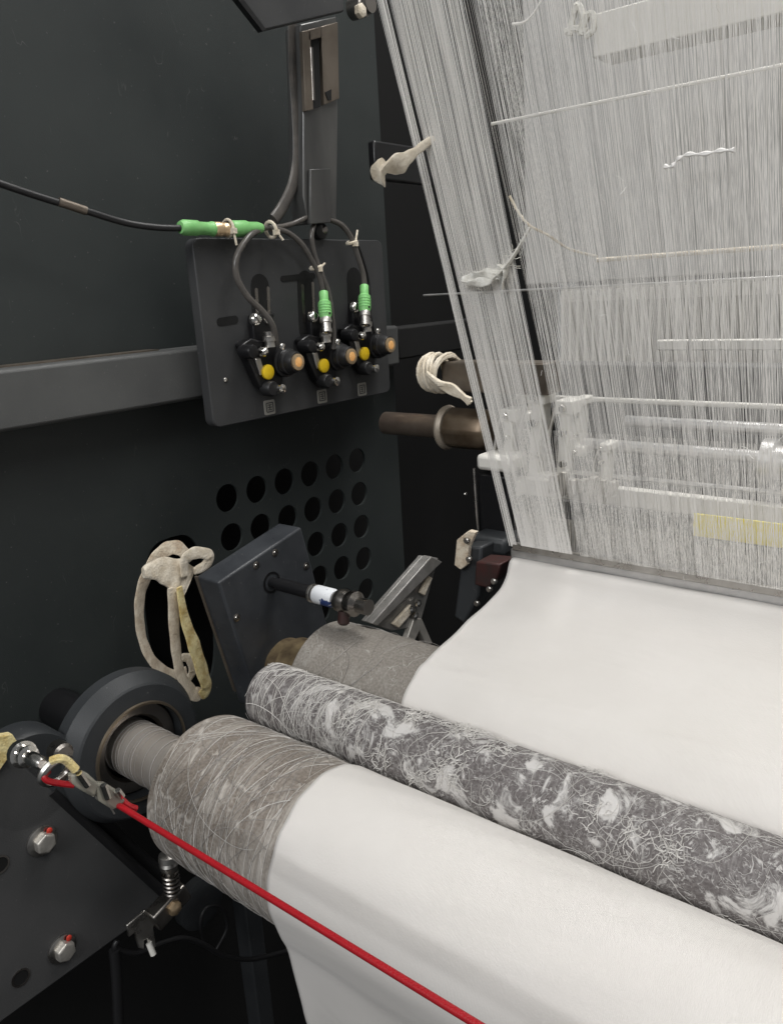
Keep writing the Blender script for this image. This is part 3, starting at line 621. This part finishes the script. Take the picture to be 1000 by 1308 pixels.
for (px, py), lab in (((411, 467), 'middle sensor with amber lens below a green plug'), ((462, 452), 'rightmost sensor with amber lens near the plate edge')):
    s = copy_tree(s1); s.location = ax(px, py, PX)+O; s['label'] = lab
# ------------------------------------------------------------------ plugs and cables
def plug(px, py, px2, py2, x, lab):
    a, b_ = ax(px, py, x), ax(px2, py2, x+.008); d = (b_-a); L_ = d.length; t = thing('cable_plug', lab, 'plug', b_, 'green cable plugs over the sensors')
    MB().lathe(a, d, [(0, .0048), (.001, .0056), (L_*.35, .0056), (L_*.42, .0078), (L_*.9, .0078), (L_*.95, .0068), (L_, .0068)], 20).build('body', M['green'], t)
    for k in (.5, .6, .7, .8): MB().lathe(a+d*k, d, [(0, .0077), (.0006, .0083), (.0016, .0083), (.0022, .0077)], 20, cap=False).build('grip_ring', M['green'], t)
    MB().lathe(b_, d, [(-.002, .0062), (.001, .0072), (.006, .0072), (.0065, .0058), (.013, .0058), (.0135, .0066), (.018, .0066), (.019, .005)], 12).build('metal_nut', M['steel'], t)
    MB().sphere(b_-d*.18+Vector((.008, -.001, 0)), .0014, 8, 6).build('index_dot', M['black'], t)
plug(413, 372, 416, 406, PX+.018, 'green plug on top of the middle sensor')
plug(465, 364, 466, 398, PX+.018, 'green plug on top of the rightmost sensor')
cn = thing('cable_coupling', 'level coupling of two green plugs at the upper left corner of the plate', 'coupling', ax(280, 291, PX+.012))
def lev(p, q, x, prof, m, name, n=20):
    a, b_ = ax(*p, x), ax(*q, x); d = b_-a; return MB().lathe(a, d, [(t*d.length, r) for t, r in prof], n).build(name, m, cn)
lev((230, 290), (272, 292), PX+.012, [(0, .0060), (.1, .0078), (.5, .0078), (.55, .0066), (.9, .0066), (.95, .0075), (1, .0075)], M['green'], 'left_body')
lev((272, 292), (296, 293), PX+.012, [(0, .0062), (.1, .0074), (.45, .0074), (.5, .0060), (.6, .0072), (1, .0072)], M['brass'], 'nut')
lev((295, 292), (334, 291), PX+.012, [(0, .0072), (.05, .0086), (.45, .0086), (.55, .0070), (.85, .0068), (1, .0050)], M['green'], 'right_body')
def ring(p, r, axis, rad, m, name, label, cat='cable tie', group=None, tail=None):
    p = Vector(p); ax_ = Vector(axis).normalized(); q = Vector((0, 0, 1)) if abs(ax_.z) < .8 else Vector((0, 1, 0)); u = (q-ax_*q.dot(ax_)).normalized(); v = ax_.cross(u)
    b = MB(); b.tube([p+(u*math.cos(t)+v*math.sin(t))*r for t in [2*math.pi*i/20 for i in range(20)]], rad, 6, closed=True)
    b.obox(p+Vector((r, 0, -r*.4)), (.0028, 0, 0), (0, .0028, 0), (0, 0, .0028))
    if tail: b.tube([p+Vector((r, 0, -r*.3)), p+Vector(tail)], .0013, 6)
    tag(b.build(name, m), label, cat, group)
tg = 'white cable ties on the sensor cables'
ring(ax(291, 291, PX+.012), .0086, (0, 1, 0), .0016, M['cloth'], 'cable_tie', 'white cable tie round the green coupling', group=tg, tail=(.010, .001, -.018))
ring(ax(346, 293, PX+.014), .0085, (0, 1, .2), .0020, M['cloth'], 'cable_tie', 'white cable tie where the cables split right of the coupling', group=tg, tail=(.012, .006, -.012))
ring(ax(403, 341, PX+.014), .0062, (0, .3, -1), .0020, M['cloth'], 'cable_tie', 'white cable tie above the middle green plug', group=tg, tail=(.004, .012, .004))
ring(ax(449, 309, PX+.014), .0060, (0, .3, -1), .0020, M['cloth'], 'cable_tie', 'white cable tie above the rightmost green plug', group=tg, tail=(.004, .008, .014))
def cable(pts, r, label, x=PX+.012, m='cable', name='cable', group='thin grey sensor cables'):
    P = [ax(p[0], p[1], p[2] if len(p) > 2 else x) for p in pts]
    return tag(MB().tube(curve(P, 8), r, 10).build(name, M[m]), label, 'cable', group)
cable([(-30, 222, -.74), (0, 234, -.735), (60, 254, -.73), (110, 269, -.725), (160, 284, -.72), (200, 290, -.71), (232, 291)], .0033, 'black cable running in from the left edge to the green coupling', m='rubber')
cable([(333, 291), (352, 290), (372, 286), (395, 276), (410, 272, PX+.004)], .0030, 'grey cable from the green coupling up behind the mast foot')
cable([(334, 292), (318, 302, PX+.02), (303, 326, PX+.022), (302, 352, PX+.022), (316, 378, PX+.024), (335, 397, PX+.026), (348, 415, PX+.028), (353, 440, PX+.022)], .0036, 'grey cable looping down to the leftmost sensor')
cable([(346, 292), (366, 296, PX+.016), (385, 311, PX+.018), (398, 332, PX+.018), (408, 352, PX+.018), (413, 374, PX+.018)], .0032, 'grey cable arching from the coupling to the middle green plug')
cable([(402, 284), (398, 300, PX+.016), (401, 322, PX+.016), (409, 345, PX+.018), (420, 375, PX+.020), (426, 420, PX+.022), (426, 446, PX+.022)], .0030, 'grey cable dropping past the middle green plug')
cable([(420, 280), (436, 287, PX+.014), (449, 304, PX+.016), (458, 330, PX+.018), (464, 350, PX+.018), (465, 366, PX+.018)], .0034, 'grey cable arching right to the rightmost green plug')
cable([(424, 281), (440, 287, PX+.012), (454, 306, PX+.014), (464, 332, PX+.016), (471, 360, PX+.016), (473, 400, PX+.018), (478, 425, PX+.018)], .0018, 'thin dark cable beside the rightmost plug', m='rubber')
a, b_ = ax(75, 257, -.728), ax(110, 269, -.724)
tag(MB().tube([a, b_], .0042, 12).build('cable_sleeve', M['tan']), 'brownish tape sleeve on the black cable at left', 'sleeve')
# ------------------------------------------------------------------ gear box block
GX = -.63
gq = [(279, 744), (385, 673), (412, 800), (330, 925)]
g = pxpoly(gq, GX); g0, g1 = Vector(g[0]), Vector(g[1]); u = (g1-g0).normalized(); v = Vector((u.y, -u.x)); W_ = (g1-g0).length
H_ = .165
gp_ = [tuple(g0), tuple(g1), tuple(g1+v*H_), tuple(g0+v*H_)]
gb = thing('gear_block', 'thick dark grey tilted metal block with a round shaft hole and screws', 'machine block', (GX-.02, g0.x, g0.y-H_))
MB().prism(gp_, GX-.036, GX).build('block_body', M['box'], gb, bevel=.0025)
MB().prism([tuple(g0+v*.004-u*.0012), tuple(g0-u*.0012-v*.0), tuple(g0+u*.001), tuple(g0+u*.001+v*H_*.9), tuple(g0-u*.0012+v*H_*.9)], GX-.0375, GX-.033).build('rear_edge', M['tan'], gb)
for px, py in ((351, 706), (327, 722), (391, 723), (302, 789)):
    c = ax(px, py, GX)
    hd = MB().lathe(c-Vector((.002, 0, 0)), (1, 0, 0), [(0, .0042), (.0028, .0042), (.0032, .0034), (.0032, .0019), (.0010, .0017)], 20).build('screw', M['dsteel'], gb)
    MB().sphere(c+Vector((.0016, -.0018, .001)), .0013, 8, 6).build('screw_burr', M['chrome'], hd)
c = ax(347, 744, GX)
MB().lathe(c-Vector((.004, 0, 0)), (1, 0, 0), [(0, .0120), (.0045, .0120), (.0045, .0095), (.001, .009)], 28).build('bore_ring', M['bplast'], gb)
ds = thing('drive_shaft', 'thin black universal joint shaft from the block to the metal wing plate', 'shaft', c)
d_ = Vector((1, 0, 0))
e = Vector(c); L1 = (ax(405, 760, GX)-c)
def pt_on(px): # point along X axis through c projected at px
    r = ray(px, 744); lo, hi = GX, -.1
    for _ in range(40):
        mid = (lo+hi)/2; q = Vector((mid, c.y, c.z)); dd = q.dot(fw); sx = 500+FPX*q.dot(rt)/dd
        if sx < px: lo = mid
        else: hi = mid
    return lo
xa, xb, xc, xd = pt_on(402), pt_on(428), pt_on(450), pt_on(475)
MB().lathe(c-Vector((.01, 0, 0)), (1, 0, 0), [(0, .0058), (.022, .0058), (.023, .0072), (xa-GX+.006, .0072), (xa-GX+.010, .006)], 20).build('tube', M['bplast'], ds)
MB().lathe((xa, c.y, c.z), (1, 0, 0), [(0, .0075), (.004, .0098), (xb-xa-.003, .0098), (xb-xa, .008)], 24).build('taped_joint', M['wash'], ds)
for q in (xa-.004, xa+.001): MB().lathe((q, c.y, c.z), (1, 0, 0), [(0, .0085), (.0005, .0098), (.002, .0098), (.0025, .0085)], 20).build('ring', M['steel'], ds)
MB().lathe((xb, c.y, c.z), (1, 0, 0), [(0, .0075), (.006, .0115), (.012, .0125), (.018, .011), (.022, .013), (.028, .013), (.032, .008), (.045, .008)], 20).build('coupling', M['dsteel'], ds)
MB().lathe((xb+.016, c.y-.006, c.z-.014), (0, -.2, -1), [(-.006, .006), (.006, .006), (.008, .004)], 14).build('clamp', M['redm'], ds)
# wing plate
wx = -.52
wp = thing('wing_plate', 'slanted grey metal wing plate with slot and screws above the rear roller', 'plate', ax(500, 790, wx))
MB().prism(pxpoly([(466, 794), (540, 710), (560, 713), (536, 800), (500, 806)], wx), wx-.006, wx).build('plate', M['wing'], wp, bevel=.001)
MB().prism(pxpoly([(466, 794), (473, 797), (556, 716), (542, 709)], wx), wx-.001, wx+.010).build('flange', M['wing'], wp, bevel=.001)
MB().prism(pxpoly([(500, 797), (523, 772), (529, 778), (508, 802)], wx+.002), wx, wx+.004).build('slot_rail', M['cloth'], wp, bevel=.001)
MB().prism(pxpoly([(535, 757), (546, 735), (551, 738), (541, 761)], wx+.002), wx, wx+.004).build('slot_rail', M['cloth'], wp, bevel=.001)
for px, py in ((523, 778), (532, 770), (528, 786)): MB().lathe(ax(px, py, wx+.002), (1, 0, 0), [(0, .0045), (.004, .0045), (.005, .003)], 6).build('screw', M['chrome'], wp)
MB().prism(pxpoly([(519, 818), (528, 790), (538, 790), (552, 822), (542, 822), (535, 806), (527, 822)], wx+.003), wx-.004, wx+.004).build('foot', M['boltm'], wp, bevel=.001)
# ------------------------------------------------------------------ straps
def ribbon(pts, wd, th, mm, name, label=None, parent=None, wdir=(0, 1, 0), grp=None):
    P = curve(pts, 8); b = MB(); n = len(P)
    rs = []
    for k, p in enumerate(P):
        t = (P[min(k+1, n-1)]-P[max(k-1, 0)]).normalized(); wv = t.cross(Vector((1, .25, .1))).normalized()
        nn = t.cross(wv); ww = (wd[k*(len(wd)-1)//max(1, n-1)] if hasattr(wd, '__len__') else wd)
        if hasattr(wd, '__len__'):
            f = k*(len(wd)-1)/(n-1); i = min(int(f), len(wd)-2); ww = wd[i]*(1-f+i)+wd[i+1]*(f-i)
        jw = 1+.05*math.sin(k*.9); ww *= .68
        rs.append([p+wv*(ww*jw*math.copysign(abs(math.cos(a))**.55, math.cos(a)))+nn*(th*math.copysign(abs(math.sin(a))**.55, math.sin(a))*(1+.12*math.sin(k*1.3))*.32) for a in [2*math.pi*(i+.5)/12 for i in range(12)]])
    b.rings(rs); o = b.build(name, mm, parent, sharp=50)
    return o
sx = -.74
st = thing('webbing_strap', 'old cream webbing loops hanging from the opening beside the tilted block', 'strap', ax(220, 890, sx))
AX = lambda L, x=sx: [ax(*p, x) for p in L]
ribbon(AX([(240, 712), (228, 700), (212, 702), (196, 718), (181, 752), (178, 785), (183, 820), (198, 848), (222, 862), (238, 858)]), [.011, .012, .012, .012, .011, .010, .009, .009, .008, .009], .0035, M['strap'], 'outer_loop', parent=st)
ribbon(AX([(183, 732), (205, 728), (228, 736), (240, 745)], -.725), [.008, .020, .030, .028], .010, M['cloth'], 'knot_wrap', parent=st)
ribbon(AX([(222, 750), (222, 790), (225, 830), (231, 862), (245, 885), (256, 886)], -.72), [.014, .012, .011, .010, .013, .011], .004, M['strap'], 'middle_strand', parent=st)
ribbon(AX([(229, 750), (236, 790), (248, 825), (259, 860), (264, 880), (256, 889)], -.715), [.006, .010, .014, .014, .012, .008], .004, M['strap2'], 'yellowed_strand', parent=st)
ribbon(AX([(236, 736), (236, 716), (250, 706), (268, 710), (262, 722), (248, 730)], -.72), [.008, .010, .010, .010, .009, .006], .005, M['cloth'], 'top_loop', parent=st)
ribbon(AX([(232, 840), (242, 842), (246, 858), (238, 870)], -.73), [.006, .009, .009, .006], .004, M['cloth'], 'inner_fold', parent=st)
# cloth pieces on the yarn
y_ = .60
ct = [ay(*p, q) for p, q in (((476, 222), .52), ((492, 219), .52), ((512, 207), .525), ((527, 196), .535), ((541, 185), .55), ((553, 176), .56))]
tag(ribbon(ct, [.006, .0165, .0145, .0075, .0045, .005, .003], .006, M['cloth'], 'cloth_tag'), 'cream cloth tag tied to the left edge of the yarn, hanging over black', 'cloth tag')
kt = thing('knotted_string', 'pale string knotted to the yarn with frayed ends', 'string', ay(625, 355, .60))
yk = .585
for pts, wd in (([(590, 357), (605, 354), (622, 352), (640, 348)], [.004, .007, .009, .008]), ([(596, 362), (612, 360), (630, 356), (640, 352)], [.003, .006, .008, .007]),
                ([(636, 338), (646, 345), (642, 358), (634, 352)], [.006, .011, .011, .006]), ([(640, 348), (655, 328), (668, 306), (677, 290)], [.010, .006, .004, .003])):
    ribbon([ay(*p, yk+.002*i) for i, p in enumerate(pts)], wd, .0030, M['white'], 'strand', parent=kt)
MB().tube(curve([ay(651, 250, .60), ay(663, 272, .598), ay(677, 288, .60), ay(700, 300, .62), ay(728, 318, .66), ay(762, 327, .72)], 8), [.0012]*41, 6).build('thin_string', M['cloth'], kt)
lf = MB().tube(curve([ay(*p, .55) for p in ((848, 212), (858, 212), (866, 203), (878, 197), (900, 196), (920, 192), (938, 191))], 6), [.0012+.0006*math.sin(i*1.1) for i in range(37)], 6)
tag(lf.build('lint_thread', M['yarn']), 'short loose white thread end lying on the yarn sheet', 'thread')
kk = thing('upper_knot', 'pale knot of string behind the yarn near the top edge', 'knot', ay(740, 25, .62))
for pts in ([(728, 45), (732, 20), (738, 5), (744, 22), (742, 44)], [(742, 44), (750, 20), (757, 18), (758, 36), (748, 46)], [(722, 40), (735, 36), (750, 40)]):
    MB().tube(curve([ay(*p, .60) for p in pts], 6), .0024, 6).build('strand', M['white'], kk)
tag(MB().tube(curve([ay(*p, .56) for p in ((654, 30), (668, 28), (680, 18), (690, 2), (694, -8))], 6), .0009, 6).build('fluff', M['yarn']), 'thin curved pale thread on the yarn at the top', 'thread')
def fuzz(name, pts_, n, ln, rad, mm, label):
    b = MB()
    for _ in range(n):
        c = Vector(pts_[rng.integers(0, len(pts_))])+Vector(rng.normal(0, .0035, 3)); d = Vector(rng.normal(0, 1, 3)).normalized(); P = []
        for k in range(6):
            P.append(c.copy()); d = (d+Vector(rng.normal(0, .28, 3))).normalized(); c = c+d*(ln/6)
        b.tube(P, rad*rng.uniform(.6, 1.3), 3)
    return tag(b.build(name, mm), label, 'lint', None, 'stuff')
wp_ = []
for _ in range(60):
    z_ = rng.uniform(-.24, .2); x_ = rng.uniform(-.41, -.12); wp_.append((x_, .600-.332*(z_+.028)-.004, z_))
fuzz('airborne_lint', wp_, 34, .009, .00013, M['yarn'], 'tiny loose lint hairs caught on the front of the yarn sheets')
fuzz('frayed_lint', [ay(*p, .60) for p in ((592, 358), (600, 362), (612, 360), (640, 348), (644, 358), (655, 330), (676, 292))], 60, .011, .00028, M['white'], 'frayed white hairs around the knotted string')
fuzz('bar_lint', [(x_, .694, -.262) for x_ in np.linspace(-.40, .2, 60)], 140, .009, .00022, M['lint'], 'lint caught along the grey bar above the white fabric')
# ------------------------------------------------------------------ lower left bolted plate
LX = -.66
lp = thing('corner_plate', 'dark grey bolted plate in the lower left corner', 'plate', ax(60, 1150, LX))
MB().prism(pxpoly([(-120, 960), (0, 948), (40, 958), (62, 1003), (214, 1143), (203, 1160), (0, 1308), (-120, 1400)], LX), LX-.018, LX).build('plate_body', M['plate2'], lp, bevel=.002)
MB().lathe(ax(20, 985, LX-.03), (1, 0, 0), [(0, .046), (.026, .046), (.030, .043)], 40).build('round_boss', M['wall2'], lp)
MB().prism(pxpoly([(-60, 950), (16, 938), (24, 950), (0, 985), (-60, 990)], LX+.006), LX-.002, LX+.006).build('yellowed_tag', M['strap2'], lp, bevel=.001)
for (px, py) in ((25, 1248), (-2, 1104)):
    MB().lathe(ax(px, py, LX-.002), (1, 0, 0), [(0, .0085), (.0028, .0085), (.0028, .0070), (.0005, .0068)], 28).build('hole_rim', M['dsteel'], lp)
    MB().lathe(ax(px, py, LX-.002), (1, 0, 0), [(0, .0069), (.0024, .0069)], 24).build('hole', M['black'], lp)
for (px, py), (rx, ry) in (((53, 1074), (62, 1061)), ((79, 1212), (87, 1198))):
    c = ax(px, py, LX)
    wv = MB().lathe(c, (1, 0, 0), [(0, .0140), (.0018, .0140), (.0022, .0134)], 32).build('washer', M['steel'], lp)
    MB().lathe(c+Vector((.002, 0, 0)), (1, .05, 0), [(0, .0098), (.007, .0098), (.0082, .0086), (.0084, .006)], 6).build('hex_bolt', M['boltm'], lp, bevel=.0009)
    r_ = ax(rx, ry, LX+.0028); MB().sphere(r_+Vector((.0016, 0, 0)), .0042, 9, 6, (.3, .7, .8)).build('paint_mark', M['redp'], wv)
    
MB().tube([ax(64, 1010, LX-.004), ax(140, 1080, LX-.004), ax(212, 1146, LX-.004)], .006, 10).build('edge_tube', M['rubber'], lp)
tag(MB().tube([ax(80, 1005, LX-.035), ax(150, 1070, LX-.035), ax(222, 1135, LX-.035)], .008, 12).build('black_rod', M['rubber']), 'black rod running down between the corner plate and the front roller', 'rod')
# eye bolt, clip and red cord
EX = -.62
CY = .43  # distance of the cord from the lens axis line
ca = math.radians(-53.4); cy, cz = CY*math.cos(ca), CY*math.sin(ca)
def cordx(px):
    lo, hi = -.72, .2
    for _ in range(50):
        mid = (lo+hi)/2; q = Vector((mid, cy, cz)); sx = 500+FPX*q.dot(rt)/q.dot(fw)
        if sx < px: lo = mid
        else: hi = mid
    return lo
x0 = cordx(150)
def P3(px, py, dx=0):      # point near the cord's start, on the plane x = x0 + dx
    return ax(px, py, x0+dx)
eb = thing('eye_bolt', 'steel eye bolt screwed into the corner plate, holding the red cord', 'eye bolt', P3(35, 965, -.03))
MB().lathe(P3(26, 962, -.045), P3(62, 980)-P3(26, 962, -.045), [(0, .0095), (.006, .0095), (.007, .0075), (.014, .0075), (.015, .005), (.034, .0045), (.036, .003)], 20).build('bolt', M['chrome'], eb)
ec = P3(72, 985, -.01)
MB().tube([ec+Vector((.002*math.sin(t), .0105*math.cos(t), .0085*math.sin(t))) for t in [2*math.pi*i/20 for i in range(20)]], .0030, 8, closed=True).build('eye', M['steel'], eb)
MB().tube(curve([P3(66, 972, -.004), P3(76, 969, 0), P3(86, 973, 0), P3(97, 984, .002)], 6), .0030, 8).build('yellow_sleeve', M['strap2'], eb)
tag(MB().lathe(P3(72, 958, -.06), (1, 0, 0), [(0, .008), (.01, .008), (.012, .006)], 20).build('side_bolt', M['dsteel']), 'small dark bolt head behind the eye bolt', 'bolt')
rc = thing('red_cord', 'taut red safety cord running in front of the rollers', 'cord', (x0, cy, cz))
MB().cyl((x0, cy, cz), (.3, cy, cz), .0022, n=14).build('main_run', M['red'], rc)
MB().tube(curve([P3(95, 1003, .0), P3(78, 1001, -.004), P3(62, 998, -.006), P3(56, 992, -.008), P3(62, 985, -.01)], 6), .0022, 8).build('loop_end', M['red'], rc)
MB().tube(curve([P3(135, 1010, .0), P3(152, 1020, .0), P3(164, 1030, .004), P3(174, 1034, .006)], 6), .0026, 8).build('cut_end', M['red'], rc)
MB().tube([P3(136, 1022, -.002), Vector((x0+.004, cy, cz))], .0022, 10).build('clip_run', M['red'], rc)
cp_ = thing('cord_clip', 'clear plastic clip with screws clamping the red cord', 'clip', P3(120, 1010))
for pts in ([(88, 988), (108, 985), (124, 1000), (118, 1018), (100, 1008), (90, 1000)], [(116, 998), (134, 1000), (150, 1010), (158, 1022), (142, 1034), (124, 1022)]):
    q = [P3(a, b, .0) for a, b in pts]
    b = MB(); n = len(q); b.add([p-Vector((.004, 0, 0)) for p in q]+[p+Vector((.004, 0, 0)) for p in q], [tuple(range(n)), tuple(range(2*n-1, n-1, -1))]+[(i, n+i, n+(i+1) % n, (i+1) % n) for i in range(n)])
    b.build('clip_half', M['clear'], cp_, bevel=.002)
for a, b_ in (((101, 988), (112, 1004)), ((132, 1003), (138, 1020)), ((150, 1010), (156, 1018))):
    MB().tube([P3(*a, .006), P3(*b_, .006)], .0024, 8).build('clip_screw', M['chrome'], cp_)
MB().tube([P3(138, 1026, .002), P3(146, 1040, .002)], .0006, 5).build('wire_end', M['steel'], cp_)
# ------------------------------------------------------------------ under the front roller
ux = -.62
ss = thing('spring_link', 'small coil spring with steel cap below the front roller', 'spring', ax(220, 1160, ux))
MB().lathe(ax(214, 1090, ux), ax(220, 1150, ux)-ax(214, 1090, ux), [(0, .006), (.002, .009), (.008, .0095), (.009, .008), (.012, .0095), (.018, .008), (.020, .004), (.06, .004)], 20).build('cap', M['steel'], ss)
a, b_ = ax(217, 1114, ux), ax(221, 1144, ux)
MB().tube([a+(b_-a)*(i/72)+Vector((.0075*math.cos(i*math.pi/6), .0075*math.sin(i*math.pi/6), 0)) for i in range(73)], .0015, 6).build('coil', M['dsteel'], ss)
MB().obox(ax(215, 1156, ux), (.008, 0, 0), (0, .020, .006), (0, -.003, .010)).build('link_block', M['dsteel'], ss, bevel=.002)
MB().lathe(ax(222, 1160, ux+.008), (1, 0, 0), [(0, .007), (.004, .007), (.006, .004)], 6).build('nut', M['brass'], ss)
cb = thing('clip_bracket', 'bent grey sheet bracket with an open hook below the corner plate', 'bracket', ax(185, 1200, ux))
MB().prism(pxpoly([(162, 1183), (186, 1163), (200, 1172), (196, 1186), (200, 1210), (192, 1214), (188, 1200), (184, 1202), (184, 1214), (178, 1212), (172, 1192), (165, 1198)], ux), ux-.003, ux).build('sheet', M['steel'], cb, bevel=.0008)
MB().cyl(ax(190, 1205, ux), ax(196, 1220, ux+.004), .0030, n=10).build('pin', M['pale'], cb)
cable([(150, 1202), (148, 1212), (175, 1218), (205, 1206), (235, 1199), (262, 1208), (285, 1221), (320, 1226), (365, 1216)], .0028, 'dark cable sagging below the front roller', x=-.64, m='rubber', group='dark cables below the front roller')
cable([(146, 1214), (149, 1250), (152, 1320)], .0052, 'thick dark cable hanging straight down at the bottom', x=-.64, m='rubber', group='dark cables below the front roller')
cable([(262, 1208), (256, 1180), (264, 1160), (282, 1160), (290, 1185), (276, 1214)], .0022, 'dark cable loop below the front roller', x=-.66, m='rubber', group='dark cables below the front roller')
lpz = ax(322, 1200, -.70)
tag(MB().box((-.715, lpz.y-.012, -1.2), (-.69, lpz.y+.012, -.52)).build('lower_post', M['wall2'], bevel=.002), 'dim dark post behind the hanging cables at the bottom', 'post')
tag(MB().lathe(ax(250, 1150, -.70), (1, 0, 0), [(0, .030), (.012, .030), (.014, .026), (.014, .010)], 32).build('lower_disc', M['wall2']), 'dim dark disc under the front roller behind the spring', 'disc')
tag(MB().box((-.785, .10, -1.2), (-.775, .9, -.56)).build('lower_shade_sheet', M['black'], bevel=.002), 'black sheet beneath the rollers, painted shade of the interior', 'panel')  # black colour stands in for the shade beneath the rollers
for o in bpy.data.objects:
    if '_b' in o: del o['_b']
